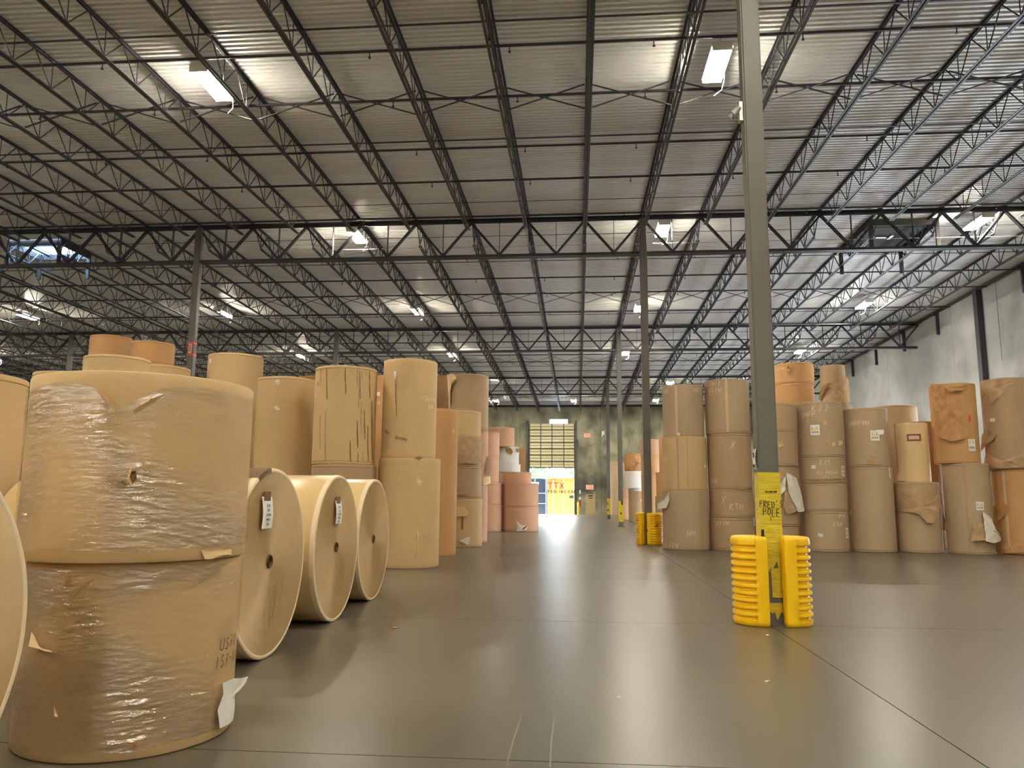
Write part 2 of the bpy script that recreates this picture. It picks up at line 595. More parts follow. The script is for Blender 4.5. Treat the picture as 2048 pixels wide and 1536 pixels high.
WT = 11.6
back_edges = [X_LEFT - .2, -51, -43.4, -35.8, -28.2, -20.6, -13.0, -5.3, 2.12, 9.7, X_RIGHT + .2]
wall_back = struct(empty('wall_back'), 'mottled grey concrete back wall with the overhead door')
wall_panels(wall_back, 'x', Y_BACK, .22, back_edges, WT, 'concrete_far', (DOOR, TRANSOM))
joint_strip(wall_back, 'x', Y_BACK + .03, back_edges[1:-1], WT)
right_edges = [Y_FRONT, -39.2, -31.6, -24.0, -16.4, -8.8, -1.2, 6.4, 14.0, 21.6, 29.2, 36.8, 44.4, 52.0, 59.6, Y_BACK]
wall_right = struct(empty('wall_right'), 'pale grey concrete side wall beyond the stacks')
wall_panels(wall_right, 'y', X_RIGHT, .22, right_edges, WT, 'concrete_wall', DOCKS)
joint_strip(wall_right, 'y', X_RIGHT + .03, right_edges[1:-1], WT)
wall_left = struct(empty('wall_left'))
wall_panels(wall_left, 'y', X_LEFT, -.22, [Y_FRONT, 0, 24, 48, Y_BACK], WT, 'concrete_wall')
wall_front = struct(empty('wall_front'))
wall_panels(wall_front, 'x', Y_FRONT, -.22, [X_LEFT, -40, -20, 0, X_RIGHT], WT, 'concrete_wall')

# ------------------------------------------------------------------ roof deck (real ribs running across the joists)
HATCH_L = (-21.0, -19.0, 25.95, 27.6)
HATCH_R = (9.85, 12.0, 25.8, 28.7)


def deck(y):
    return zt(y) + .125


PITCH_D = .1524


def make_deck():
    bm = bmesh.new()
    n = int((Y_BACK + .4 - (Y_FRONT - .4)) / PITCH_D)
    y = Y_FRONT - .4
    for i in range(n):
        y0 = y + i * PITCH_D
        pr = [(y0, 0), (y0 + .066, 0), (y0 + .08, .06), (y0 + .138, .06), (y0 + PITCH_D, 0)]
        spans = [(X_LEFT - .4, X_RIGHT + .3)]
        for h in (HATCH_L,):
            if y0 + PITCH_D > h[2] and y0 < h[3]:
                spans = [(X_LEFT - .4, h[0]), (h[1], X_RIGHT + .3)]
        for x0, x1 in spans:
            va = [bm.verts.new((x0, yy, deck(yy) + dz)) for yy, dz in pr]
            vb = [bm.verts.new((x1, yy, deck(yy) + dz)) for yy, dz in pr]
            for j in range(4):
                bm.faces.new((va[j], va[j + 1], vb[j + 1], vb[j]))
    return mesh_of(bm, 'ceiling', 'deck_metal')


ceiling = struct(add('ceiling', make_deck()), 'ribbed metal roof deck')

# ------------------------------------------------------------------ steel columns


def column(x, y, label, half=.115, top=None):
    top = (zt(y) - .05) if top is None else top
    bm = bmesh.new()
    vs = box(bm, -half, half, -half, half, 0, top)
    bmesh.ops.bevel(bm, geom=[e_ for e_ in bm.edges if abs(e_.verts[0].co.z - e_.verts[1].co.z) > 1], offset=.02, segments=3, affect='EDGES')
    root = tag(empty('steel_column', (x, y, 0)), label, 'column', 'roof columns')
    add('shaft', mesh_of(bm, 'shaft', 'steel_column', True), root)
    add('base_plate', boxmesh('base_plate', 'steel_column', (-.2, .2, -.2, .2, 0, .02)), root)
    add('cap_plate', boxmesh('cap_plate', 'steel_dark', (-.16, .16, -.16, .16, top, top + .03)), root)
    return root


col_near = column(XC, YC1, 'big grey steel column nearest the camera wrapped in yellow tape')
col_2 = column(XC, ROWS[3], 'dark steel column standing between two yellow guards mid-aisle')
col_3 = column(XC, ROWS[4], 'slim grey column with a yellow band, second from the back wall')
col_4 = column(XC, ROWS[5], 'thin dark column with yellow band nearest the back wall')
col_l2 = column(kx(-8), ROWS[3], 'dark column with red bands rising behind the left rolls')
col_l3 = column(kx(-8), ROWS[4], 'dark column far behind the streaked roll')
col_l3b = column(kx(-16), ROWS[4], 'grey column far behind the stretch-wrapped rolls at left')
for k, r, s in ((-8, 5, 'eighth joist'), (-16, 5, 'sixteenth joist'), (-24, 5, 'twenty-fourth joist'), (-24, 4, 'twenty-fourth joist')):
    column(kx(k), ROWS[r], 'distant steel column under the %s left of the aisle, %s girder line' % (s, 'last' if r == 5 else 'middle'))

# ------------------------------------------------------------------ bar joists
JT, JB = .075, -.56             # chord centre heights relative to girder chord


def chord_mesh(name, length, y0, y1, w, t, gap, up):
    """pair of angles back to back"""
    bm = bmesh.new()
    s = 1 if up else -1
    for sg in (-1, 1):
        xa, xb = sg * gap / 2, sg * (gap / 2 + t)
        box(bm, min(xa, xb), max(xa, xb), y0, y1, min(0, s * w), max(0, s * w))
        xa, xb = sg * gap / 2, sg * (gap / 2 + w)
        za, zb = (s * w, s * (w - t)) if not up else (0, t)
        if up:
            box(bm, min(xa, xb), max(xa, xb), y0, y1, 0, t)
        else:
            box(bm, min(xa, xb), max(xa, xb), y0, y1, -t, 0)
    return mesh_of(bm, name, 'steel_dark')


L = BAY
TOP_ME = chord_mesh('top_chord', L, .02, L - .02, .05, .007, .03, False)
BOT_ME = chord_mesh('bottom_chord', L, .75, L - .75, .05, .007, .03, True)
PAN, FIRST, NP = 1.12, .71, 13


def bar_mesh(name, p, q, d):
    bm = bmesh.new()
    beam(bm, p, q, d, d, 6)
    return mesh_of(bm, name, 'steel_dark')


DIAG_A = bar_mesh('web_bar', (0, -PAN / 2 + .03, JT - .03), (0, 0, JB + .02), .026)
VERT = bar_mesh('web_bar', (0, 0, JT - .03), (0, 0, JB + .02), .02)
DIAG_B = bar_mesh('web_bar', (0, PAN / 2 - .03, JT - .03), (0, 0, JB + .02), .03)


def web_all():
    bm = bmesh.new()
    for i in range(NP):
        y = FIRST + PAN * i
        beam(bm, (0, y - PAN / 2 + .03, JT - .03), (0, y, JB + .02), .026, .026, 4)
        beam(bm, (0, y, JT - .03), (0, y, JB + .02), .02, .02, 4)
        beam(bm, (0, y + PAN / 2 - .03, JT - .03), (0, y, JB + .02), .03, .03, 4)
    return mesh_of(bm, 'web', 'steel_dark')


WEB = web_all()
BAYNAME = {2: 'nearest roof bay', 3: 'second roof bay', 4: 'third roof bay', 5: 'roof bay at the back wall'}
SPAN = {2: (-11, 7), 3: (-18, 7), 4: (-24, 7), 5: (-31, 7)}
for bay in (2, 3, 4, 5):
    y0, y1 = ROWS[bay], ROWS[bay] + BAY
    sl = math.atan2(zt(y1) - zt(y0), BAY)
    for k in range(SPAN[bay][0], SPAN[bay][1] + 1):
        if k == 0:
            where = 'over the column row along the aisle'
        else:
            where = '%s %s of the aisle column row' % (ordinal(abs(k)), 'left' if k < 0 else 'right')
        root = empty('steel_joist', (kx(k), y0, zt(y0)))
        root.rotation_euler = (sl, 0, 0)
        tag(root, 'dark bar joist, %s, %s' % (where, BAYNAME[bay]), 'roof joist', 'bar joists of the ' + BAYNAME[bay])
        add('top_chord', TOP_ME, root, (0, 0, JT + .03))
        add('bottom_chord', BOT_ME, root, (0, 0, JB - .01))
        if bay == 2:
            for i in range(1, NP):
                for me in (DIAG_A, VERT, DIAG_B):
                    add('web_bar', me, root, (0, FIRST + PAN * i, 0))
        else:
            w = add('web', WEB, root)
            w['kind'] = 'stuff'
            w['label'] = 'zigzag of thin web bars'

# ------------------------------------------------------------------ joist girders on the column lines
GD = 1.22                       # girder depth


def gbar(name, p, q, w):
    bm = bmesh.new()
    d = .035
    beam(bm, (p[0], -d, p[1]), (q[0], -d, q[1]), w * .45, w)
    beam(bm, (p[0], d, p[1]), (q[0], d, q[1]), w * .45, w)
    return mesh_of(bm, name, 'steel_dark')


G_DL = gbar('diagonal', (0, -.05), (JS / 2, -GD + .04), .07)
G_DR = gbar('diagonal', (JS, -.05), (JS / 2, -GD + .04), .07)
G_V = gbar('vertical', (JS / 2, -.05), (JS / 2, -GD + .04), .035)


def gchord(name, x0, x1):
    bm = bmesh.new()
    for s in (-1, 1):
        box(bm, x0, x1, min(s * .02, s * .03), max(s * .02, s * .03), -.06, .06)
        box(bm, x0, x1, min(s * .02, s * .13), max(s * .02, s * .13), -.06, -.048)
    return mesh_of(bm, name, 'steel_dark')


def gchord_t(name, x0, x1):
    bm = bmesh.new()
    for s in (-1, 1):
        box(bm, x0, x1, min(s * .02, s * .03), max(s * .02, s * .03), -.06, .06)
        box(bm, x0, x1, min(s * .02, s * .13), max(s * .02, s * .13), .048, .06)
    return mesh_of(bm, name, 'steel_dark')


G_T = gchord_t('top_chord', .02, 8 * JS - .02)
G_B = gchord('bottom_chord', .1, 8 * JS - .12)
ROWNAME = {3: 'first girder line', 4: 'second girder line', 5: 'girder line nearest the back wall'}
for row, starts in ((3, (-16, -8, 0)), (4, (-32, -24, -16, -8, 0)), (5, (-32, -24, -16, -8, 0))):
    for s in starts:
        where = {0: 'right of the aisle columns', -8: 'straight above the aisle', -16: 'left of the red-banded column line', -24: 'third bay left of the aisle', -32: 'fourth bay left of the aisle'}[s]
        if s == -8:
            where = 'straight over the aisle'
        root = tag(empty('roof_girder', (kx(s), ROWS[row], zt(ROWS[row]) - .02)), 'dark steel truss girder %s, %s' % (where, ROWNAME[row]), 'roof girder', 'truss girders')
        add('top_chord', G_T, root)
        add('bottom_chord', G_B, root, (0, 0, -GD))
        for i in range(8):
            for me in (G_DL, G_DR, G_V):
                add(me.name.split('.')[0], me, root, (i * JS, 0, 0))

# ------------------------------------------------------------------ bridging and sprinkler pipes across the joists


def head_mesh():
    bm = bmesh.new()
    beam(bm, (0, 0, 0), (0, 0, -.1), .025, .025, 6)
    beam(bm, (0, 0, -.1), (0, 0, -.12), .06, .06, 8)
    return mesh_of(bm, 'sprinkler_head', 'pipe_black')


HEAD = head_mesh()


def xmin_at(y):
    return max(X_LEFT + .3, -.83 * y - 2)


PIPES = [(2, 14.2, 'farthest forward'), (2, 16.22, 'second'), (2, 18.82, 'third'), (2, 21.0, 'fourth'), (2, 23.95, 'beside the first girder'),
         (3, 28.2, 'first'), (3, 30.85, 'second'), (3, 33.18, 'third'), (3, 36.48, 'fourth'), (3, 39.48, 'beside the second girder'),
         (4, 43.0, 'first'), (4, 46.77, 'second'), (4, 49.0, 'third'), (4, 52.38, 'fourth'),
         (5, 58.2, 'first'), (5, 61.15, 'second'), (5, 64.5, 'third'), (5, 67.48, 'fourth')]
for bay, y, nm in PIPES:
    z = zt(y) - .13
    x0, x1 = xmin_at(y), X_RIGHT - .15
    bm = bmesh.new()
    beam(bm, (x0, 0, 0), (x1, 0, 0), .062, .062, 8)
    me = mesh_of(bm, 'pipe_run', 'pipe_black', True)
    root = tag(empty('sprinkler_pipe', (0, y, z)), 'black sprinkler pipe crossing the joists, %s, %s' % (nm if nm.startswith(('beside',)) else nm + ' from the camera' if nm != 'farthest forward' else 'first from the camera', BAYNAME[bay]), 'pipe', 'sprinkler pipes')
    add('pipe_run', me, root)
    i = 0
    x = XC - .95 + .3
    hx = []
    while x > x0:
        hx.append(x); x -= 2.85
    x = XC + 2.2
    while x < x1:
        hx.append(x); x += 2.85
    for x in hx:
        add('sprinkler_head', HEAD, root, (x, 0, -.03))

BR_H = {2: (13.594, 18.654), 3: (29.1, 37.52), 4: (45.18, 51.32), 5: (60.1, 66.29)}
for bay, yy in BR_H.items():
    for j, y in enumerate(yy):
        bm = bmesh.new()
        beam(bm, (xmin_at(y), 0, 0), (X_RIGHT - .1, 0, 0), .045, .02)
        tag(add('bridging_bar', mesh_of(bm, 'bridging_bar', 'steel_dark'), None, (0, y, zt(y) + JT - .06)),
            'thin flat bridging bar under the deck, %s of two, %s' % ('nearer' if j == 0 else 'farther', BAYNAME[bay]), 'bridging bar', 'bridging bars')
# thin bottom-chord bridging rods either side of the girders
for bay, y in ((2, 23.13), (3, 26.32), (3, 36.94), (4, 41.82), (4, 54.14), (5, 57.33), (5, 69.65)):
    bm = bmesh.new()
    beam(bm, (xmin_at(y), 0, 0), (X_RIGHT - .1, 0, 0), .022, .022, 6)
    tag(add('conduit', mesh_of(bm, 'conduit', 'steel_dark'), None, (0, y, zt(y) + .04)),
        'thin conduit under the deck %s, %s' % ('close to the farther girder' if y > ROWS[bay] + 8 else 'close to the nearer girder', BAYNAME[bay]), 'conduit', 'thin conduits')
bm = bmesh.new()
beam(bm, (.085, 0, JB + .03), (JS - .085, 0, JT - .05), .035, .02)
BR_A = mesh_of(bm, 'brace', 'steel_dark')
bm = bmesh.new()
beam(bm, (.085, .03, JT - .05), (JS - .085, .03, JB + .03), .035, .02)
BR_B = mesh_of(bm, 'brace', 'steel_dark')
for bay, y in ((2, 16.1), (3, 33.44), (4, 48.2), (5, 63.5)):
    root = tag(empty('cross_bridging', (0, y, zt(y))), 'row of crossed braces between the joists, ' + BAYNAME[bay], 'bracing', 'crossed bracing rows')
    for k in range(max(SPAN[bay][0], int((xmin_at(y) - XC) / JS)), 7):
        add('brace', BR_A, root, (kx(k), 0, 0))
        add('brace', BR_B, root, (kx(k), 0, 0))

# ------------------------------------------------------------------ high-bay lights


def light_meshes():
    out = {}
    bm = bmesh.new()
    W, H = .182, .62
    # housing: shallow inverted tray with sloping reflector wings
    pts = [(-W, 0), (-W - .03, -.05), (-W - .03, -.02), (-W + .05, .07), (W - .05, .07), (W + .03, -.02), (W + .03, -.05), (W, 0)]
    va = [bm.verts.new((x, -H, z)) for x, z in pts]
    vb = [bm.verts.new((x, H, z)) for x, z in pts]
    n = len(pts)
    for i in range(n):
        j = (i + 1) % n
        bm.faces.new((va[i], va[j], vb[j], vb[i]))
    bm.faces.new(va[::-1]); bm.faces.new(vb)
    out['housing'] = mesh_of(bm, 'housing', 'fixture_white')
    bm = bmesh.new()
    for i in range(6):
        x = -.165 + i * .066
        beam(bm, (x, -H + .03, -.085), (x, H - .03, -.085), .052, .06, 6)
    out['lamp_tubes'] = mesh_of(bm, 'lamp_tubes', 'lamp_lens')
    out['end_cap'] = boxmesh('end_cap', 'fixture_white', (-W - .015, W + .015, -.015, .015, -.115, .05))
    return out


LM = light_meshes()
LIGHT_X = [-37.4, -27.3, -17.2, -7.62, 2.9, 13.05]
LIGHTS = []
for y in (-36.0, -25.8, -15.6, -5.4, 4.8, 15.0, 25.25, 35.4, 45.7):
    LIGHTS += [(-7.86 if (x == -7.62 and y == 15.0) else x, y) for x in LIGHT_X]
LIGHTS += [(x, 56.7) for x in (-37.4, -27.3, -17.2, -7.0, 6.75, 13.05)] + [(x, 65.7) for x in (-48.2, -37.4, -27.3, -17.2, -7.0, -.31, 6.65, 13.05)]
BRIGHT_WORD = {15.0: 'nearest lit row', 25.25: 'row by the first girder', 35.4: 'third lit row', 45.7: 'fourth lit row', 56.7: 'fifth lit row', 65.7: 'row nearest the back wall'}
from collections import Counter
cnt = Counter()
LIGHTS.remove((-17.2, 25.25))
for x, y in LIGHTS:
    zb = zt(y) - .2
    root = empty('high_bay_light', (x, y, zb))
    if y in BRIGHT_WORD:
        row = sorted(q for q, w in LIGHTS if w == y)
        i = sorted(row, key=lambda q: -q).index(x)
        lab = 'lit linear high-bay lamp, %s from the right wall, %s' % (ordinal(i + 1), BRIGHT_WORD[y])
    else:
        lab = 'lit linear high-bay lamp behind the camera'
    tag(root, lab, 'ceiling light', 'high-bay lamps' if y in BRIGHT_WORD else 'high-bay lamps behind the camera')
    add('housing', LM['housing'], root)
    add('lamp_tubes', LM['lamp_tubes'], root)
    for s in (-1, 1):
        add('end_cap', LM['end_cap'], root, (0, s * .615, 0))
    if y > 10:
        for s in (-1, 1):
            bm = bmesh.new()
            beam(bm, (0, s * .5, .07), (0, s * .42, zt(y) + .12 - zb), .008, .008, 5)
            add('hanger_wire', mesh_of(bm, 'hanger_wire', 'steel_dark'), root)
        bm = bmesh.new()
        pts = [(.05, .2, .08), (.2, .3, .1), (.24, .5, -.1), (.2, .62, -.28), (.05, .7, -.36)]
        for p, q in zip(pts, pts[1:]):
            beam(bm, p, q, .014, .014, 5)
        add('power_cord', mesh_of(bm, 'power_cord', 'fixture_white'), root)

# white conduit runs feeding the lamps
for x0, x1, y, nm in ((-9.5, 2.2, 25.6, 'above the aisle behind the first girder'), (2.6, 17.2, 25.6, 'right of the column row behind the first girder'), (-9.5, -5.5, 38.2, 'left above the second girder'), (.7, 5.5, 38.4, 'over the column row before the second girder'), (9.5, 13.2, 37.6, 'right side before the second girder')):
    bm = bmesh.new()
    beam(bm, (x0, 0, 0), (x1, 0, 0), .02, .02, 6)
    tag(add('white_conduit', mesh_of(bm, 'white_conduit', 'bracket_silver'), None, (0, y, zt(y) + JB - .05)), 'white lamp conduit ' + nm, 'conduit', 'white lamp conduits')

# ------------------------------------------------------------------ roof hatches


def hatch(h, label, lit):
    x0, x1, y0, y1 = h
    z = deck((y0 + y1) / 2)
    root = tag(empty('roof_hatch', ((x0 + x1) / 2, (y0 + y1) / 2, z)), label, 'roof hatch')
    w, d = (x1 - x0) / 2, (y1 - y0) / 2
    up = .06 if lit else .02
    for nm, dims in (('curb_panel', (-w - .06, w + .06, -d - .06, -d, -.2, up)), ('curb_panel', (-w - .06, w + .06, d, d + .06, -.2, up)),
                     ('curb_panel', (-w - .06, -w, -d, d, -.2, up)), ('curb_panel', (w, w + .06, -d, d, -.2, up))):
        add(nm, boxmesh(nm, 'hatch_black', dims), root)
    leg = boxmesh('curtain_leg', 'hatch_black', (-.06, .06, -.04, .04, -1.0, -.2))
    for sx in (-1, 1):
        for sy in (-1, 1):
            add('curtain_leg', leg, root, (sx * w, sy * (d + .02), 0))
    if lit:
        add('skylight_lens', boxmesh('skylight_lens', 'skylight_lens', (-w, w, -d, d, .01, .03)), root)
        bm = bmesh.new()
        box(bm, -w, w, -.25, -.22, -.04, 0); box(bm, -.5, -.47, -d, d, -.04, 0)
        add('glazing_bars', mesh_of(bm, 'glazing_bars', 'hatch_black'), root)
    else:
        add('lid', boxmesh('lid', 'hatch_black', (-w, w, -d, d, -.06, -.03)), root)
        add('latch', boxmesh('latch', 'bracket_silver', (-.35, .0, -.05, .05, -.12, -.06), (.1, .2, -.2, .2, -.12, -.06)), root)


hatch(HATCH_L, 'lit roof hatch with pale blue skylight behind the first girder', True)
hatch(HATCH_R, 'closed black roof hatch hanging behind the first girder', False)

# ------------------------------------------------------------------ right wall fittings
pil = tag(add('wall_column', boxmesh('wall_column', 'steel_dark', (-.24, -.002, -.16, .16, 0, zt(34.1) - .06)), None, (X_RIGHT, 34.1, 0)), 'dark steel column against the pale side wall', 'column')
for i, y in enumerate((30.7, 38.0, 41.9, 45.8, 49.7, 53.6)):
    bm = bmesh.new()
    box(bm, -.14, -.002, -.05, .05, -1.05, 0)
    box(bm, -.30, -.002, -.06, .06, -.12, 0)
    tag(add('wall_strut', mesh_of(bm, 'wall_strut', 'steel_dark'), None, (X_RIGHT, y, zt(y) - .05)), 'short dark strut at the top of the side wall, %s from the camera' % ordinal(i + 1), 'strut', 'side wall struts')
bm = bmesh.new()
for a_, b_ in zip(range(24, 70, 2), range(26, 72, 2)):
    beam(bm, (X_RIGHT - .06, a_, zt(a_) + .02), (X_RIGHT - .06, b_, zt(b_) + .02), .1, .12)
struct(add('trim_1', mesh_of(bm, 'trim_1', 'steel_dark')), 'dark ledger angle along the top of the side wall')
bm = bmesh.new()
P = at_x(1990, 560, X_RIGHT - .1); Q = at_x(2000, 722, X_RIGHT - .1)
beam(bm, P, (Q.x, P.y, Q.z), .015, .015, 5)
tag(add('hanging_cable', mesh_of(bm, 'hanging_cable', 'pipe_black')), 'thin cable hanging down the pale side wall', 'cable')
struct(add('trim_2', boxmesh('trim_2', 'steel_dark', (X_LEFT, X_RIGHT, Y_BACK - .08, Y_BACK - .002, zt(Y_BACK) - .1, zt(Y_BACK) + .1))), 'dark ledger angle along the top of the back wall')

# ------------------------------------------------------------------ back wall: overhead door, man door, signs
door = struct(empty('door_1', ((DOOR[0] + DOOR[1]) / 2, Y_BACK, 0)), 'raised cream sectional overhead door with steel struts')
dw = (DOOR[1] - DOOR[0]) / 2 + .08
nsec, zlo, zhi = 7, 4.22, 8.27
sh = (zhi - zlo) / nsec
sec = boxmesh('door_section', 'door_cream', (-dw, dw, -.10, -.05, .008, sh - .008))
strut = boxmesh('section_strut', 'track_steel', (-dw - .05, dw + .05, -.17, -.10, -.05, .05))
rib = boxmesh('section_rib', 'track_steel', (-dw, dw, -.115, -.10, sh * .5 - .02, sh * .5 + .02))
stile = boxmesh('section_stile', 'track_steel', (-.04, .04, -.13, -.10, 0, sh))
for i in range(nsec):
    s = add('door_section', sec, door, (0, 0, zlo + i * sh))
    add('section_strut', strut, s, (0, 0, 0))
    add('section_rib', rib, s)
    for f_ in (-.98, -.49, 0, .52, .98):
        add('section_stile', stile, s, (f_ * dw, 0, 0))
trk = boxmesh('track', 'track_steel', (-.06, .06, -.2, -.002, 0, 8.55))
for s in (-1, 1):
    add('track', trk, door, (s * (dw + .12), 0, 0))
    add('chain_hoist' if s > 0 else 'spring_bracket', boxmesh('hoist', 'track_steel', (-.1, .1, -.3, -.05, 6.3, 6.8) if s > 0 else (-.08, .08, -.25, -.05, 8.2, 8.5)), door, (s * (dw + .2), 0, 0))
grd = tag(empty('door_guard_post', (DOOR[1] + .35, Y_BACK - .35, 0)), 'yellow bollard beside the open overhead door', 'bollard')
bm = bmesh.new()
lathe(bm, [(.0, 0), (.1, 0), (.1, 1.05), (.06, 1.13), (0, 1.15)], 16)
add('post', mesh_of(bm, 'post', 'guard_yellow', True), grd)

win = struct(add('window_1', boxmesh('window_1', 'skylight_lens', (TRANSOM[0], TRANSOM[1], Y_BACK + .1, Y_BACK + .12, TRANSOM[2], TRANSOM[3]))), 'bright narrow window above the raised door')

d2 = struct(empty('door_2', (1.15, Y_BACK, 0)), 'tan steel personnel door in the back wall')
add('leaf', boxmesh('leaf', 'door_tan', (-.44, .44, -.05, -.002, .01, 2.03)), d2)
add('frame', boxmesh('frame', 'concrete_far', (-.52, -.44, -.08, -.002, 0, 2.12), (.44, .52, -.08, -.002, 0, 2.12), (-.52, .52, -.08, -.002, 2.03, 2.12)), d2)
add('closer', boxmesh('closer', 'track_steel', (-.42, .3, -.16, -.05, 1.9, 2.0)), d2)
add('notice', boxmesh('notice', 'print_black', (-.2, .22, -.06, -.051, 1.62, 1.72), (-.16, .2, -.06, -.051, 1.44, 1.52)), d2)
add('handle', boxmesh('handle', 'track_steel', (-.4, -.3, -.1, -.05, .95, 1.0)), d2)
tag(add('wall_chase', boxmesh('wall_chase', 'track_steel', (-.5, .72, -.06, -.002, 2.2, 2.26), (-.5, -.44, -.06, -.002, 0, 2.2)), None, (.2, Y_BACK, 0)), 'dark conduit angle beside the personnel door', 'conduit')


def sign(px, py, w, h, text, mname, label):
    p = at_y(px, py, Y_BACK - .08)
    root = tag(empty('exit_sign', (p.x, Y_BACK - .002, p.z)), label, 'exit sign')
    add('housing', boxmesh('housing', 'fixture_white', (-w / 2 - .04, w / 2 + .04, -.1, 0, -h / 2 - .04, h / 2 + .04)), root)
    add('face', boxmesh('face', mname, (-w / 2, w / 2, -.11, -.1, -h / 2, h / 2)), root)
    bm = bmesh.new()
    stroke_mesh(bm, strokes(text, h * .62, .5, .2, jitter=0), .05, lambda u, v: (u, -.112, v))
    add('lettering', mesh_of(bm, 'lettering', 'label_white'), root)


GLYPH['EXIT'] = []
sign(1174.5, 871, .5, .3, 'EXIT', 'exit_red', 'high exit sign on the back wall above the personnel door')
sign(1179.5, 974.5, .6, .34, 'EXIT', 'exit_red', 'glowing red exit sign just over the personnel door')
cam_p = at_y(1206, 866, Y_BACK - .1)
bm = bmesh.new()
box(bm, -.12, .12, -.3, 0, -.15, .15)
beam(bm, (0, -.2, -.1), (-.12, -.4, -.35), .12, .12, 8)
tag(add('wall_camera', mesh_of(bm, 'wall_camera', 'fixture_white'), None, (cam_p.x, Y_BACK - .002, cam_p.z)), 'small white camera high on the back wall', 'camera')
ex = tag(empty('fire_extinguisher', (at_y(1160, 1008, Y_BACK).x, Y_BACK - .14, .72)), 'red fire extinguisher hung on the back wall by the door', 'fire extinguisher')
bm = bmesh.new()
lathe(bm, [(0, 0), (.08, 0), (.09, .03), (.09, .42), (.05, .5), (.03, .52)], 16)
add('cylinder', mesh_of(bm, 'cylinder', 'extinguisher_red', True), ex)
add('valve', boxmesh('valve', 'strap_black', (-.03, .1, -.02, .02, .52, .6)), ex)
add('backboard', boxmesh('backboard', 'label_white', (-.08, .08, .1, .13, .55, .85)), ex)
add('wall_sign', boxmesh('wall_sign', 'label_white', (-.06, .06, .1, .13, 1.15, 1.5)), ex)

# ------------------------------------------------------------------ outside the door
apron = struct(add('ground', boxmesh('ground', 'apron_concrete', (-30, 30, Y_BACK + .3, 130, -1.4, -1.2))), 'pale ground outside the door')
car = tag(empty('boxcar', (1.55, 76.5, -1.2)), 'yellow boxcar with red lettering outside the open door', 'boxcar')
CW = 4.5
bm = bmesh.new()
box(bm, -CW, CW, 0, 2.8, 1.0, 4.55)
add('body', mesh_of(bm, 'body', 'boxcar_yellow'), car)
ribm = boxmesh('side_rib', 'boxcar_rib', (-.06, .06, -.12, 0, 1.0, 4.5))
for i in range(9):
    add('side_rib', ribm, car, (-CW + .55 + i * 1.02, 0, 0))
add('side_sill', boxmesh('side_sill', 'boxcar_yellow', (-CW, CW, -.14, 0, .95, 1.2)), car)
add('roof_rail', boxmesh('roof_rail', 'boxcar_yellow', (-CW, CW, -.14, 2.9, 4.5, 4.66)), car)
for j, zz in enumerate((1.9, 3.4)):
    add('belt_rail', boxmesh('belt_rail', 'boxcar_yellow', (-CW, CW, -.05, 0, zz, zz + .08)), car)
for sx in (-2.8, 2.8):
    tr_ = add('truck', boxmesh('truck', 'track_steel', (-.9, .9, .2, 2.6, .45, .95)), car, (sx, 0, 0))
    for dx in (-.7, .7):
        bm = bmesh.new()
        beam(bm, (dx, .25, .45), (dx, .4, .45), .9, .9, 20)
        add('wheel', mesh_of(bm, 'wheel', 'track_steel'), tr_)


def car_text(text, px, py, h, w, mname, width, gap):
    p = at_y(px, py, 76.36)
    bm = bmesh.new()
    stroke_mesh(bm, strokes(text, h, width, gap, jitter=0), w, lambda u, v: (u + p.x - 1.55, -.145, v + p.z + 1.2))
    add('lettering', mesh_of(bm, 'lettering', mname), car)


car_text('TTX', 1113.5, 971.5, .55, .11, 'boxcar_red', .8, .25)
car_text('POOLING EXP', 1124.5, 983.5, .28, .055, 'boxcar_ink', .6, .35)
car_text('8', 1108, 957, .32, .03, 'boxcar_ink', 1.8, .2)
p = at_y(1143, 994, 76.36)
add('placard', boxmesh('placard', 'car_navy', (-.2, .2, -.15, -.125, -.12, .12)), car, (p.x - 1.55, 0, p.z + 1.2))
car2 = tag(empty('dark_railcar', (-4.55, 76.3, -1.2)), 'dark railcar end with pale ladder rails beside the yellow boxcar', 'railcar')
add('body', boxmesh('body', 'car_navy', (-4.0, 1.5, 0, 2.8, .9, 4.55)), car2)
for x in (.38, 1.46, -.7):
    add('side_post', boxmesh('side_post', 'car_trim', (x - .035, x + .035, -.1, 0, .9, 4.5)), car2)
for z in (2.1, 3.1):
    add('ladder_rung', boxmesh('ladder_rung', 'car_trim', (-.7, 1.46, -.06, 0, z, z + .05)), car2)
add('logo', boxmesh('logo', 'car_trim', (-.1, .75, -.04, -.0, 3.95, 4.2), (-.3, .3, -.04, 0, 3.7, 3.88)), car2)
for sx in (-2.5,):
    add('truck', boxmesh('truck', 'track_steel', (-.9, .9, .2, 2.6, .05, .9)), car2, (sx, 0, 0))


def leaf_tree(x, y, h, r, label):
    root = tag(empty('tree', (x, y, -1.2)), label, 'tree', 'trees beyond the rail line')
    bm = bmesh.new()
    beam(bm, (0, 0, 0), (.1, 0, h * .6), .4, .4, 8)
    add('trunk', mesh_of(bm, 'trunk', 'bark'), root)
    bm = bmesh.new()
    for i in range(900):
        d = Vector((RND.gauss(0, 1), RND.gauss(0, 1), RND.gauss(0, 1))).normalized() * r * (RND.random() ** .4)
        c = Vector((d.x, d.y, h * .68 + d.z * .75))
        s = RND.uniform(.18, .4)
        a1 = Vector((RND.uniform(-1, 1), RND.uniform(-1, 1), RND.uniform(-1, 1))).normalized()
        a2 = a1.cross(Vector((0, .3, 1))).normalized()
        bm.faces.new([bm.verts.new(c + a1 * s * p_ + a2 * s * q_ * .6) for p_, q_ in ((-1, 0), (0, -1), (1, 0), (0, 1))])
    o = add('foliage', mesh_of(bm, 'foliage', 'leaf_green'), root)
    o['kind'] = 'stuff'


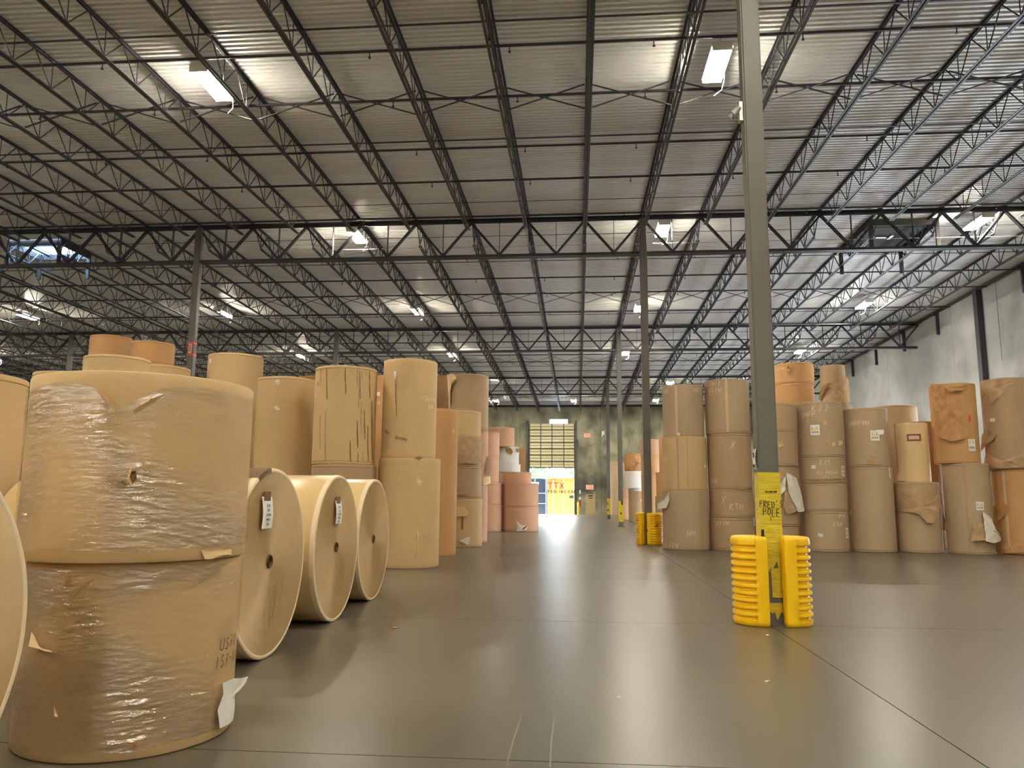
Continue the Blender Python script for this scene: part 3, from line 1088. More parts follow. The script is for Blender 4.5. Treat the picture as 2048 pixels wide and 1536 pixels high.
leaf_tree(-6.3, 92, 8.5, 3.4, 'sunlit tree glimpsed over the dark railcar')
leaf_tree(1.2, 93, 8.4, 3.4, 'sunlit tree glimpsed over the boxcar by the door edge')

# ------------------------------------------------------------------ paper rolls


class Roll:
    pass


SEED = [0]


def roll_mesh(R, H, material, wrinkle=.003, bands=True, seed=0, n=64, taper=0.0):
    bm = bmesh.new()
    off = Vector((seed * 3.7, seed * 1.3, seed * 2.1))

    def disp(a, r, z):
        if r < R * .9:
            return 0
        p = Vector((math.cos(a) * 1.6, math.sin(a) * 1.6, z * 1.4)) + off
        q = Vector((math.cos(a) * 5, math.sin(a) * 5, z * 6)) + off
        return wrinkle * (noise.noise(p) * 1.5 + noise.noise(q) * .8) - taper * (z / H)
    core = .05
    prof = [(core, .02), (R - .02, 0), (R - .006, .004), (R, .014)]
    if bands:
        prof += [(R, .052), (R - .011, .058), (R + .001, .066)]
    m_ = max(4, int(H / .12))
    z0, z1 = .08, H - .08
    prof += [(R, z0 + (z1 - z0) * i / m_) for i in range(m_ + 1)]
    if bands:
        prof += [(R + .001, H - .066), (R - .011, H - .058), (R, H - .052)]
    prof += [(R, H - .014), (R - .006, H - .004), (R - .02, H), (core + .03, H), (core, H - .02), (core, .02)]
    lathe(bm, prof, n, disp)
    return mesh_of(bm, 'paper_roll', material, True)


def front_z(c, R, px_y):
    """height of the pixel row px_y on the camera side of a standing roll"""
    d = Vector((c[0], c[1], 0))
    D = d.length
    P = d * ((D - R) / D)
    lo, hi = -3.0, 14.0
    for _ in range(50):
        z = (lo + hi) / 2
        if project((P.x, P.y, z))[1] > px_y:
            lo = z
        else:
            hi = z
    return z


def centre(xl, xr, ym, D):
    a, b_ = azim(xl, ym), azim(xr, ym)
    m_, h_ = (a + b_) / 2, (b_ - a) / 2
    return (D * math.sin(m_), D * math.cos(m_)), D * math.sin(h_)


def dist_from_base(xl, xr, yb):
    a, b_ = azim(xl, yb - 8), azim(xr, yb - 8)
    q = at_z((xl + xr) / 2, yb)
    return math.hypot(q.x, q.y) / (1 - math.sin((b_ - a) / 2))


def dist_from_radius(xl, xr, ym, R):
    a, b_ = azim(xl, ym), azim(xr, ym)
    return R / math.sin((b_ - a) / 2)


def make_roll(c, R, z0, z1, material, label, group='paper rolls', wrinkle=.003, bands=True, taper=0.0):
    SEED[0] += 1
    r = Roll()
    r.c, r.R, r.z0, r.z1 = c, R, z0, z1
    r.o = add('paper_roll', roll_mesh(R, z1 - z0 - .002, material, wrinkle, bands, SEED[0], 64, taper), None, (c[0], c[1], z0 + .001))
    tag(r.o, label, 'paper roll', group)
    return r


def stack(rolls, group, base=None, D=None, R=None, hidden_below=None):
    """rolls top to bottom: (xl, xr, ytop, material, label[, opts]); base = pixel row of the lowest roll's foot"""
    last = rolls[-1]
    if D is None:
        if R is not None:
            D = dist_from_radius(rolls[0][0], rolls[0][1], rolls[0][2] + 30, R)
        else:
            D = dist_from_base(last[0], last[1], base)
    made = []
    info = []
    for i, q in enumerate(rolls):
        yb = rolls[i + 1][2] if i + 1 < len(rolls) else (base if base else q[2] + 200)
        c, Rr = centre(q[0], q[1], (q[2] + yb) / 2, D)
        info.append((c, Rr, front_z(c, Rr, q[2])))
    out = []
    for i, q in enumerate(rolls):
        zb = info[i + 1][2] if i + 1 < len(info) else 0.0
        opts = q[5] if len(q) > 5 else {}
        if hidden_below and i == len(rolls) - 1:
            zb = hidden_below(info[i][2]) if callable(hidden_below) else hidden_below
        out.append(make_roll(info[i][0], info[i][1], zb, info[i][2], q[3], q[4], group, **opts))
    return out


def hit(r, px, py):
    """photo pixel -> (u, v) on the roll: arc length from its camera-facing line and height"""
    d = ray(px, py)
    ox, oy = -r.c[0], -r.c[1]
    A = d.x * d.x + d.y * d.y
    B = 2 * (ox * d.x + oy * d.y)
    C_ = ox * ox + oy * oy - r.R * r.R
    disc = B * B - 4 * A * C_
    if disc < 0:
        t = -B / (2 * A)
    else:
        t = (-B - math.sqrt(disc)) / (2 * A)
    P = CAM + d * t
    ang = math.atan2(P.y - r.c[1], P.x - r.c[0])
    ref = math.atan2(-r.c[1], -r.c[0])
    da = (ang - ref + math.pi) % (2 * math.pi) - math.pi
    return da * r.R, P.z


def on_roll(r, u, v, lift):
    ref = math.atan2(-r.c[1], -r.c[0])
    a = ref + u / r.R
    rr = r.R + lift
    return Vector((rr * math.cos(a), rr * math.sin(a), v - r.z0 - .001))


def patch(r, name, u0, u1, v0, v1, material, lift=.006, tilt=0.0, parent=None, nseg=6):
    bm = bmesh.new()
    cu, cv = (u0 + u1) / 2, (v0 + v1) / 2
    ca, sa = math.cos(tilt), math.sin(tilt)
    rows = []
    for j in (0, 1):
        row = []
        for i in range(nseg + 1):
            du = (u0 + (u1 - u0) * i / nseg) - cu
            dv = (v1 if j else v0) - cv
            row.append(bm.verts.new(on_roll(r, cu + du * ca - dv * sa, cv + du * sa + dv * ca, lift)))
        rows.append(row)
    for i in range(nseg):
        bm.faces.new((rows[0][i], rows[0][i + 1], rows[1][i + 1], rows[1][i]))
    return add(name, mesh_of(bm, name, material), parent or r.o)


def label_on(r, px, py, w, h, material='label_white', tilt=0.0, prints=True, extra=None):
    u, v = hit(r, px, py)
    o = patch(r, 'label', u - w / 2, u + w / 2, v - h / 2, v + h / 2, material, .007, tilt)
    if prints:
        bm = bmesh.new()
        for k in range(7):
            uu = u - w * .36 + k * w * .11
            vs = [bm.verts.new(on_roll(r, uu + a * w * .05, v - h * .32 + b_ * h * .2, .009)) for a, b_ in ((0, 0), (1, 0), (1, 1), (0, 1))]
            bm.faces.new(vs)
        for k in range(2):
            vs = [bm.verts.new(on_roll(r, u - w * .36 + a * w * .6, v + h * (.12 + .14 * k) + b_ * h * .06, .009)) for a, b_ in ((0, 0), (1, 0), (1, 1), (0, 1))]
            bm.faces.new(vs)
        add('barcode', mesh_of(bm, 'barcode', 'print_black'), o)['kind'] = 'stuff'
    if extra:
        patch(r, 'colour_band', u - w * .4, u + w * .4, v + h * .02, v + h * .12, extra, .008, tilt, o)
    return o


def write_on(r, text, px, py, hpx, material='chalk', slant=.12, w=.014, seed=3, width=.62):
    """handwriting hpx photo pixels tall"""
    u, v = hit(r, px, py)
    u2, v2 = hit(r, px, py + 10)
    h = abs(v2 - v) * hpx / 10
    bm = bmesh.new()
    for s in strokes(text, h, width, .26, slant, .12, seed):
        stroke_mesh(bm, [s], w, lambda a, b_: on_roll(r, u + a, v + b_, .006))
    o = add('chalk_mark' if material == 'chalk' else 'handwriting', mesh_of(bm, 'chalk_mark', material), r.o)
    return o


def flap(r, pts, material, name='torn_flap', base=.008, curl=.0):
    """torn sheet: polygon of (px, py, lift) in the photo, laid on the roll and lifted off it"""
    bm = bmesh.new()
    P = []
    for q in pts:
        u, v = hit(r, q[0], q[1])
        P.append((u, v, base + min(.13, q[2] * 1.5)))
    cu = sum(p[0] for p in P) / len(P)
    cv = sum(p[1] for p in P) / len(P)
    cl = sum(p[2] for p in P) / len(P)
    # densify outline, then rings to the centre for a crumpled surface
    out = []
    rnd = random.Random(int(abs(cu * 1000) + abs(cv * 777)))
    for a, b_ in zip(P, P[1:] + P[:1]):
        n = max(1, int(math.hypot(b_[0] - a[0], b_[1] - a[1]) / .05))
        for i in range(n):
            t = i / n
            out.append(tuple(a[k] + (b_[k] - a[k]) * t + (rnd.uniform(-.006, .006) if i else 0) for k in range(3)))
    rings = []
    for f in (1.0, .66, .33):
        ring = []
        for p in out:
            uu, vv, ll = cu + (p[0] - cu) * f, cv + (p[1] - cv) * f, cl + (p[2] - cl) * f
            ll += (noise.noise(Vector((uu * 9, vv * 9, 3.3))) * .03 if f < 1 else 0)
            ring.append(bm.verts.new(on_roll(r, uu, vv, max(.004, ll))))
        rings.append(ring)
    c = bm.verts.new(on_roll(r, cu, cv, max(.004, cl)))
    n = len(out)
    for A, B in zip(rings, rings[1:]):
        for i in range(n):
            j = (i + 1) % n
            bm.faces.new((A[i], A[j], B[j], B[i]))
    for i in range(n):
        bm.faces.new((rings[-1][i], rings[-1][(i + 1) % n], c))
    bmesh.ops.recalc_face_normals(bm, faces=bm.faces)
    o = add(name, mesh_of(bm, name, material, True), r.o)
    return o


def seam(r, px, w, material='pale_tape', y0=None, y1=None):
    u, _ = hit(r, px, (project((r.c[0], r.c[1], (r.z0 + r.z1) / 2))[1]))
    return patch(r, 'seam_tape', u - w / 2, u + w / 2, r.z0 + .03, r.z1 - .03, material, .0045, nseg=2)


# ---- foreground: two rolls in stretch film
WL = make_roll((-2.67, 4.61), .587, 0, 1.02, 'kraft_tan', 'lower roll of the stretch-wrapped pair in the foreground', 'stretch-wrapped rolls', wrinkle=.004, bands=False)
WU = make_roll((-2.68, 4.58), .627, 1.02, 2.06, 'kraft_tan', 'upper roll of the stretch-wrapped pair in the foreground', 'stretch-wrapped rolls', wrinkle=.004, bands=False)


def film(r, za, zb, notch=None):
    """clear wrap with real stretch wrinkles"""
    bm = bmesh.new()
    n, m_ = 400, 300
    rows = []
    for j in range(m_ + 1):
        row = []
        for i in range(n):
            a = 2 * math.pi * i / n
            ca, sa = math.cos(a), math.sin(a)
            zlo = za + .025 * noise.noise(Vector((ca * 3, sa * 3, 1.7)))
            zhi = zb + .03 * noise.noise(Vector((ca * 3, sa * 3, 5.2)))
            if notch:
                da = (a - notch[0] + math.pi) % (2 * math.pi) - math.pi
                zhi -= notch[2] * max(0, 1 - abs(da) / notch[1])
            z = zlo + (zhi - zlo) * j / m_
            k = .35 + .65 * max(0, min(1, .5 + 1.4 * noise.noise(Vector((ca * 2.3, sa * 2.3, z * 2.2 + za)))))
            zz = z + .05 * math.sin(a * 2 + z)
            w = .013 + k * (.0080 * noise.noise(Vector((ca * 6, sa * 6, zz * 36))) + .0036 * noise.noise(Vector((ca * 12, sa * 12, zz * 76 + 3))) + .002 * noise.noise(Vector((ca * 9, sa * 9, zz * 7))))
            row.append(bm.verts.new(((r.R + w) * ca, (r.R + w) * sa, z - r.z0)))
        rows.append(row)
    for A, B in zip(rows, rows[1:]):
        for i in range(n):
            j = (i + 1) % n
            bm.faces.new((A[i], A[j], B[j], B[i]))
    me = mesh_of(bm, 'stretch_film', 'stretch_film')
    me.polygons.foreach_set('use_smooth', [True] * len(me.polygons))
    o = add('stretch_film', me, r.o)
    o['label'] = 'clear wrinkled plastic film'


nu, _ = hit(WU, 250, 800)
na = math.atan2(-WU.c[1], -WU.c[0]) + nu / WU.R
film(WU, 1.08, 1.985, (na, .30, .14))
film(WL, .05, .985)
# torn and lifted paper under the film
flap(WU, [(282, 921, .01), (288, 924, .03), (292, 938, .03), (298, 946, .01), (290, 944, 0), (284, 934, .0)], 'kraft_pale', 'torn_edge')
flap(WU, [(259, 940, .01), (266, 937, .03), (262, 950, .03), (259, 962, .035), (265, 972, .01), (256, 966, .02), (256, 950, .01)], 'kraft_pale', 'torn_edge')
flap(WU, [(262, 944, .01), (272, 942, .012), (274, 958, .012), (266, 966, .01), (261, 956, .01)], 'kraft_dark', 'torn_slit')
flap(WU, [(212, 958, .0), (232, 952, .02), (250, 962, .03), (256, 972, .01), (236, 972, .02), (222, 966, .0)], 'kraft_brown', 'paper_crease')
flap(WU, [(196, 775, .02), (216, 782, .03), (236, 822, .02), (228, 826, .0), (206, 800, .0)], 'kraft_pale')
flap(WU, [(266, 822, .015), (300, 800, .03), (332, 788, .02), (300, 812, 0), (270, 828, 0)], 'kraft_pale')
flap(WL, [(134, 1210, .0), (150, 1184, .025), (172, 1168, .03), (198, 1155, .02), (176, 1173, .01), (154, 1190, .0)], 'kraft_pale', 'torn_edge')
flap(WL, [(128, 1154, .0), (138, 1153, .02), (140, 1164, .02), (130, 1172, .0), (136, 1162, .0)], 'kraft_pale', 'torn_edge')
flap(WL, [(250, 1484, .0), (278, 1478, .03), (262, 1492, .035), (276, 1490, .01)], 'torn_orange')
flap(WL, [(66, 1262, 0), (74, 1290, .025), (118, 1302, .02), (112, 1306, 0), (70, 1296, 0)], 'kraft_pale')
flap(WL, [(110, 1410, 0), (122, 1428, .025), (126, 1430, .02), (116, 1424, 0)], 'kraft_pale')
lo = flap(WL, [(434, 1366, .02), (450, 1356, .03), (474, 1354, .05), (461, 1372, .02), (456, 1440, .015), (428, 1456, .02), (427, 1420, .012), (436, 1388, .018)], 'label_white', 'shipping_label')
lo['label'] = 'crumpled white paper label'
write_on(WL, 'US70', 458, 1282, 22, 'marker_black', .12, .006, 4)
write_on(WL, '157-08', 456, 1318, 22, 'marker_black', .12, .006, 5, .5)
flap(WU, [(400, 1100, .0), (404, 1118, .012), (456, 1110, .012), (460, 1098, .0)], 'kraft_tan', 'paper_edge')

# ---- rolls lying on their side


def lying(c_y, xf, R, length, label, rz=0.0, tag_px=None, tear=False):
    root = tag(empty('lying_roll', (xf, c_y, R), rz), label, 'paper roll', 'paper rolls lying on their sides')
    bm = bmesh.new()
    prof = [(R - .012, 0), (R - .004, -.004), (R, -.014)] + [(R, -.02 - (length - .04) * i / 6) for i in range(1, 7)] + [(R - .01, -length), (.05, -length)]
    lathe(bm, prof, 112)
    for v_ in bm.verts:
        x, y, z = v_.co
        v_.co = (z, x, y)
    o = add('body', mesh_of(bm, 'body', 'liner_smooth', True), root)
    bm = bmesh.new()
    prof = [(.052, -.03), (.055, -.022)]
    for i in range(26):
        r_ = .06 + (R - .035 - .06) * i / 25
        prof.append((r_, -.02 + .02 * (i / 25) + .0025 * noise.noise(Vector((r_ * 14, R, c_y)))))
    lathe(bm, prof, 112)
    for v_ in bm.verts:
        x, y, z = v_.co
        v_.co = (z, x, y)
    bmesh.ops.recalc_face_normals(bm, faces=bm.faces)
    add('end_face', mesh_of(bm, 'end_face', 'roll_end', True), root)
    bm = bmesh.new()
    lathe(bm, [(R - .035, .0), (R - .028, .004), (R - .012, .003), (R - .002, -.003), (R + .003, -.02), (R + .003, -.05)], 112, lambda a, r_, z: .003 * noise.noise(Vector((a * 3, r_ * 5, z))))
    for v_ in bm.verts:
        x, y, z = v_.co
        v_.co = (z, x, y)
    add('rim_wrap', mesh_of(bm, 'rim_wrap', 'rim_paper', True), root)
    bm = bmesh.new()
    lathe(bm, [(.052, -.005), (.052, -.3), (0, -.3)], 24)
    lathe(bm, [(.052, -.018), (.06, -.014), (.06, -.02)], 24)
    for v_ in bm.verts:
        x, y, z = v_.co
        v_.co = (z, x, y)
    add('core_tube', mesh_of(bm, 'core_tube', 'core_board', True), root)
    if tag_px:
        x, y, w, h = tag_px
        P = at_x(x, y, xf + .01)
        yy, zz = P.y - c_y, P.z - R
        bm = bmesh.new()
        nn = 5
        rows = []
        for i in range(nn + 1):
            t = i / nn
            rows.append([bm.verts.new((.008 + .018 * math.sin(t * 2.6), yy + s * w / 2, zz + h / 2 - t * h)) for s in (-1, 1)])
        for A, B in zip(rows, rows[1:]):
            bm.faces.new((A[0], A[1], B[1], B[0]))
        t_ = add('paper_tag', mesh_of(bm, 'paper_tag', 'label_white'), root)
        tp = add('tape', boxmesh('tape', 'brown_tape', (.012, .014, yy - w * .32, yy + w * .32, zz + h / 2 - .05, zz + h / 2 + .045)), t_)
        bm = bmesh.new()
        for i, (ln, wd) in enumerate((('T6 1756', .8), ('B30', .4), ('12 1702701', .85), ('0004-72', .6), ('WET9', .5))):
            hh = .02
            ls = strokes(ln, hh, .5, .2, 0, .05, i)
            zc = zz + h / 2 - .075 - i * .04
            stroke_mesh(bm, [[(a * .8, b_) for a, b_ in s] for s in ls], .005, lambda a, b_, zc=zc, i=i: (.012 + .018 * math.sin(min(1, (zz + h / 2 - zc) / h) * 2.6) + .003, yy + a, zc + b_))
        add('tag_writing', mesh_of(bm, 'tag_writing', 'marker_black'), t_)
    if tear:
        bm = bmesh.new()
        out = []
        for i in range(14):
            a = math.radians(98 + i * 1.5)
            out.append((R + .006) * Vector((0, math.cos(a), math.sin(a))) * (1 + .004 * math.sin(i * 1.9)))
        for A, B in zip(out, out[1:]):
            w0 = .16
            vs = [bm.verts.new(A + Vector((.004, 0, 0))), bm.verts.new(B + Vector((.004, 0, 0))), bm.verts.new(B * .95 + Vector((.006, 0, 0))), bm.verts.new(A * .95 + Vector((.006, 0, 0)))]
            bm.faces.new(vs)
            vs = [bm.verts.new(A * 1.003 + Vector((.004, 0, 0))), bm.verts.new(B * 1.003 + Vector((.004, 0, 0))), bm.verts.new(B * 1.004 - Vector((w0, 0, 0))), bm.verts.new(A * 1.004 - Vector((w0, 0, 0)))]
            bm.faces.new(vs)
        add('torn_edge', mesh_of(bm, 'torn_edge', 'core_board'), root)
    # faint pencilled figures on the end
    bm = bmesh.new()
    for i, tx in enumerate(('B 1756', '10723')):
        ls = strokes(tx, .1, .55, .3, .2, .15, i)
        stroke_mesh(bm, [[(a * .9 - b_ * .35 + .12, a * .55 + b_ - .34 - i * .14) for a, b_ in s] for s in ls], .008, lambda a, b_: (-.004, a, b_))
    add('pencil_marks', mesh_of(bm, 'pencil_marks', 'kraft_brown'), root)
    return root


lying(2.618, -2.5, .815, 2.1, 'lying roll cut off by the photo edge in the near corner', math.radians(0))
lying(6.74, -2.69, .815, 2.1, 'nearest whole roll on its side, with torn rim and paper tag', 0, (533, 1025, .22, .27), True)
lying(8.80, -2.74, .815, 2.1, 'middle roll of three lying beside the aisle, narrow paper tag', 0, (676, 1024, .22, .26))
lying(10.62, -2.79, .815, 2.1, 'farthest roll of three lying beside the aisle, without a tag')

# ---- left block of standing rolls
G1 = 'standing rolls left of the aisle'
a_ = azim(56, 800)
D_ = 8.6
m_ = a_ - math.asin(.66 / D_)
cC1 = (D_ * math.sin(m_), D_ * math.cos(m_))
zC1 = front_z(cC1, .66, 733)
make_roll(cC1, .66, 0, zC1 * .5, 'kraft_tan', 'lower roll behind the near lying roll at the photo edge', G1)
make_roll(cC1, .66, zC1 * .5, zC1, 'kraft_tan', 'tan roll at the photo edge left of the stretch-wrapped pair', G1)
stack([(56, 190, 742, 'kraft_tan', 'roll top just visible behind the stretch-wrapped pair')], G1, R=.63, D=13.5)
stack([(158, 296, 709, 'kraft_pale', 'pale tan roll rising behind the stretch-wrapped pair')], G1, R=.63, D=17.5)
stack([(247, 376, 728, 'kraft_tan', 'tan roll with wrinkled rim right of the pale one behind the pair')], G1, D=19.5)
oa = stack([(178, 265, 669, 'kraft_orange', 'orange-brown roll on top, left of two behind the pale roll'), (174, 268, 716, 'kraft_tan', 'roll under the left orange-brown roll')], G1, D=26)
ob = stack([(260, 350, 681, 'kraft_orange', 'orange-brown roll on top, right of two behind the pale roll'), (258, 352, 728, 'kraft_tan', 'roll under the right orange-brown roll')], G1, D=24.6)
c4 = stack([(410, 523, 705, 'kraft_tan', 'tan roll with a small white sticker near its top')], G1, R=.64)[0]
label_on(c4, 421, 722, .1, .1, 'label_white', prints=False)
c5 = stack([(510, 628, 752, 'kraft_tan', 'wrinkled tan roll with two pale scuffs, above the lying rolls', dict(wrinkle=.008))], G1, R=.62)[0]
flap(c5, [(550, 762, 0), (556, 758, .004), (561, 764, .004), (556, 770, 0)], 'label_white', 'pale_scuff')
flap(c5, [(549, 814, 0), (554, 811, .004), (560, 820, .004), (552, 820, 0)], 'label_white', 'pale_scuff')
stack([(588, 690, 751, 'kraft_dark', 'roll top between the scuffed and the streaked rolls')], G1, D=21.5)
c6 = stack([(627, 752, 730, 'kraft_tan', 'tan roll with dark vertical stain streaks'), (619, 750, 928, 'kraft_brown', 'roll under the streaked roll')], G1, R=.63)
for sx, sy0, sy1, sw in ((637, 760, 772, .02), (641, 735, 775, .014), (653, 736, 800, .012), (651, 820, 925, .02), (640, 830, 900, .012), (702, 736, 745, .02), (715, 733, 775, .03), (719, 742, 800, .018),
                         (724, 738, 760, .02), (717, 780, 818, .02), (722, 800, 870, .014), (714, 840, 898, .022), (728, 818, 880, .016), (733, 738, 752, .024), (738, 740, 800, .02), (735, 850, 925, .024), (716, 905, 927, .03), (726, 902, 926, .02), (700, 880, 926, .02), (690, 735, 790, .014), (743, 800, 925, .03)):
    ph = random.Random(int(sx * 7 + sy0)).uniform(-1, 1)
    flap(c6[0], [(sx, sy0, -.004), (sx + 1.5, sy0 + 3, -.004), (sx + 1 + ph, (sy0 + sy1) / 2, -.004), (sx + 2 + ph, sy1 - 4, -.004), (sx + ph, sy1, -.004), (sx - sw * 60 + ph, (sy0 + sy1 * 2) / 3, -.004), (sx - sw * 40, sy0 + 6, -.004)], 'kraft_dark' if ph > 0 else 'kraft_brown', 'stain_streak')
c6b = stack([(733, 842, 750, 'kraft_orange', 'orange roll glimpsed between the streaked roll and the tall stack')], G1, D=20.5)[0]
label_on(c6b, 757, 788, .1, .1, 'label_white', prints=False)
write_on(c6b, 'UA', 756, 805, 8, 'chalk', .1, .012)
c7 = stack([(765, 873, 716, 'kraft_tan', 'tall upper roll with a split seam and white tag, left aisle edge', dict(wrinkle=.004, bands=False)),
            (754, 879, 915, 'kraft_tan', 'wide lower roll with a pale blotch, under the split-seam roll', dict(wrinkle=.003, bands=False))], G1, base=1138)
flap(c7[0], [(788, 745, .0), (794, 742, .02), (795, 752, .03), (791, 758, .0)], 'label_white', 'white_tag')
flap(c7[0], [(789, 758, 0), (793, 760, .012), (792, 790, .02), (795, 830, .012), (793, 836, .0), (790, 800, 0)], 'torn_paper', 'split_seam')
flap(c7[0], [(769, 862, 0), (778, 860, .03), (783, 868, .02), (772, 868, .0)], 'torn_paper')
flap(c7[0], [(790, 878, 0), (792, 870, .01), (815, 879, .015), (813, 883, 0)], 'torn_paper')
write_on(c7[0], '-36140', 860, 798, 8, 'chalk', .1, .012)
write_on(c7[0], 'D8', 862, 813, 8, 'chalk', .1, .012)
flap(c7[1], [(832, 958, 0), (838, 954, .003), (844, 962, .003), (842, 972, .003), (834, 972, 0)], 'kraft_pale', 'pale_blotch')
flap(c7[1], [(833, 1060, 0), (837, 1066, .004), (836, 1100, .004), (832, 1120, .003), (834, 1090, 0)], 'kraft_pale', 'pale_blotch')
flap(c7[1], [(829, 916, 0), (836, 912, .01), (846, 914, .01), (838, 920, 0)], 'torn_paper')
c8 = stack([(816, 914, 816, 'kraft_orange', 'tall single orange-tan roll behind the split-seam stack', dict(bands=False))], G1, base=1114)[0]
write_on(c8, 'X', 907, 861, 7, 'chalk', .1, .012)
stack([(828, 915, 750, 'kraft_dark', 'dark brown roll top left of the roll with a peeled corner')], G1, D=27.4)
c9b = stack([(897, 977, 747, 'kraft_brown', 'top roll with a peeled-back corner, left aisle edge'), (897, 976, 859, 'kraft_red', 'middle roll under the peeled-corner roll'),
             (897, 975, 970, 'kraft_red', 'floor roll under the peeled-corner stack')], G1, base=1086)
flap(c9b[0], [(899, 749, .05), (909, 748, .04), (918, 757, .09), (909, 764, .10), (905, 790, .06), (902, 815, .01), (898, 812, .0)], 'kraft_pale', 'peeled_corner')
c9f = stack([(876, 962, 820, 'kraft_tan', 'first roll down of the four-high narrow stack with torn wrap'), (876, 962, 875, 'kraft_brown', 'second roll down of the four-high narrow stack, white sticker'),
             (876, 963, 933, 'kraft_brown', 'third roll down of the four-high narrow stack, creased'), (876, 964, 998, 'kraft_tan', 'floor roll of the four-high narrow stack with a torn strip', dict(wrinkle=.007))], G1, base=1095)
label_on(c9f[1], 949, 884, .09, .09, 'label_white', prints=False)
flap(c9f[1], [(915, 878, 0), (962, 884, .01), (958, 925, .03), (940, 928, .04), (916, 926, .01)], 'torn_paper')
flap(c9f[2], [(913, 975, 0), (932, 978, .02), (934, 992, .03), (925, 990, .04), (914, 990, .01)], 'torn_paper')
flap(c9f[3], [(912, 1013, .0), (928, 1012, .02), (936, 1026, .05), (930, 1033, .06), (912, 1033, .03)], 'kraft_pale')
flap(c9f[3], [(923, 1034, 0), (927, 1035, .01), (926, 1060, .01), (922, 1058, 0)], 'kraft_dark', 'tear_line')
flap(c9f[3], [(918, 1082, .0), (928, 1076, .03), (938, 1073, .04), (936, 1090, .02), (930, 1088, .05), (922, 1084, .02)], 'torn_white')
flap(c9b[1], [(972, 912, .0), (978, 918, .06), (979, 940, .08), (972, 952, .03), (967, 948, 0)], 'kraft_dark')
flap(c9b[1], [(966, 955, .0), (977, 952, .04), (976, 965, .06), (966, 972, 0)], 'kraft_pale')
c10 = stack([(945, 999, 863, 'kraft_red', 'top roll of the pinkish stack beside the peeled-corner stack'), (945, 998, 913, 'kraft_red', 'second roll of the pinkish stack'),
             (948, 1003, 966, 'kraft_red', 'third roll of the pinkish stack'), (948, 1003, 1010, 'kraft_red', 'floor roll of the pinkish stack')], G1, base=1064)
c11 = stack([(1005, 1063, 944, 'kraft_red', 'short red-brown roll on top of the wide aisle-end stack'), (1003, 1077, 966, 'kraft_red', 'wide crinkled red-brown roll, middle of the aisle-end stack', dict(wrinkle=.006)),
             (1003, 1077, 1014, 'kraft_red', 'wide red-brown floor roll with a ripped corner, aisle end')], G1, base=1064)
flap(c11[2], [(1032, 1040, .0), (1038, 1045, .03), (1046, 1054, .05), (1054, 1050, .03), (1052, 1060, .06), (1034, 1063, .04), (1036, 1052, .01)], 'torn_white')
flap(c11[2], [(1043, 1053, .01), (1054, 1050, .05), (1050, 1056, .08), (1044, 1060, .07)], 'kraft_dark')
c12 = stack([(977, 1029, 854, 'kraft_red', 'red-brown roll above the white rolls, far left row'), (999, 1038, 894, 'roll_white', 'white wrapped roll with torn brown patches'),
             (999, 1041, 928, 'roll_white', 'flat white roll under the torn white one'), (1000, 1041, 944, 'kraft_red', 'red-brown roll carrying the white rolls')], G1, D=44)
flap(c12[1], [(1011, 897, .0), (1021, 896, .03), (1025, 903, .05), (1022, 909, .05), (1012, 904, .02)], 'kraft_dark')
flap(c12[1], [(1031, 897, .0), (1036, 896, .03), (1036, 904, .05), (1032, 905, .03)], 'kraft_dark')
stack([(1014, 1051, 896, 'kraft_dark', 'olive-brown roll standing behind the white rolls')], G1, D=50)

# ---- right block
G2 = 'standing rolls right of the aisle'
d4 = stack([(1325, 1407, 768, 'kraft_grey', 'top roll of the aisle-corner stack right of the columns', dict(bands=False)), (1325, 1414, 872, 'kraft_tan', 'pale middle roll of the aisle-corner stack', dict(bands=False)),
            (1325, 1418, 980, 'kraft_grey', 'floor roll with a white tear, aisle-corner stack', dict(bands=False))], G2, base=1101)
seam(d4[0], 1353, .07); seam(d4[1], 1356, .05, 'kraft_brown'); seam(d4[2], 1403, .12, 'kraft_brown'); seam(d4[1], 1375, .02, 'kraft_brown')
write_on(d4[0], 'HR', 1333, 782, 9); write_on(d4[0], 'HR2', 1396, 780, 9); write_on(d4[2], 'NH', 1383, 1066, 11); write_on(d4[2], '8172W', 1340, 1091, 10); write_on(d4[1], 'HR', 1331, 918, 10)
label_on(d4[1], 1410, 932, .07, .1, 'label_white', prints=False)
flap(d4[2], [(1339, 984, .0), (1341, 1000, .03), (1338, 1016, .06), (1325, 1018, .12), (1324, 1008, .10), (1332, 1000, .05)], 'torn_white')
flap(d4[0], [(1354, 866, 0), (1360, 865, .02), (1361, 871, .02), (1356, 872, 0)], 'torn_white', 'white_scuff')
d5 = stack([(1410, 1499, 757, 'kraft_grey', 'top roll of the second stack right of the aisle, chalked'), (1415, 1503, 866, 'kraft_brown', 'roll chalked with an X, second stack right of the aisle'),
            (1418, 1507, 978, 'kraft_brown', 'roll chalked with a Y, second stack right of the aisle'), (1419, 1508, 1036, 'kraft_brown', 'floor roll of the chalked second stack')], G2, base=1102)
seam(d5[0], 1454, .07)
write_on(d5[0], 'K12', 1433, 766, 7); write_on(d5[0], '872W', 1429, 781, 9); write_on(d5[0], 'Y', 1453, 793, 10); write_on(d5[1], 'X', 1466, 889, 14, slant=.25)
write_on(d5[1], '72W', 1426, 962, 9); write_on(d5[2], 'Y', 1448, 999, 12, slant=.2); write_on(d5[2], 'KTH', 1474, 1013, 11); write_on(d5[3], '153W', 1445, 1045, 8)
flap(d5[1], [(1464, 976, .0), (1484, 970, .02), (1503, 977, .015), (1480, 979, .02)], 'torn_paper')
d6u = stack([(1549, 1628, 724, 'kraft_orange', 'orange top roll behind the big taped column'), (1549, 1629, 766, 'kraft_orange', 'second orange roll down behind the big taped column'),
             (1550, 1630, 830, 'kraft_brown', 'roll under the orange rolls, behind the front row')], G2, R=.62)
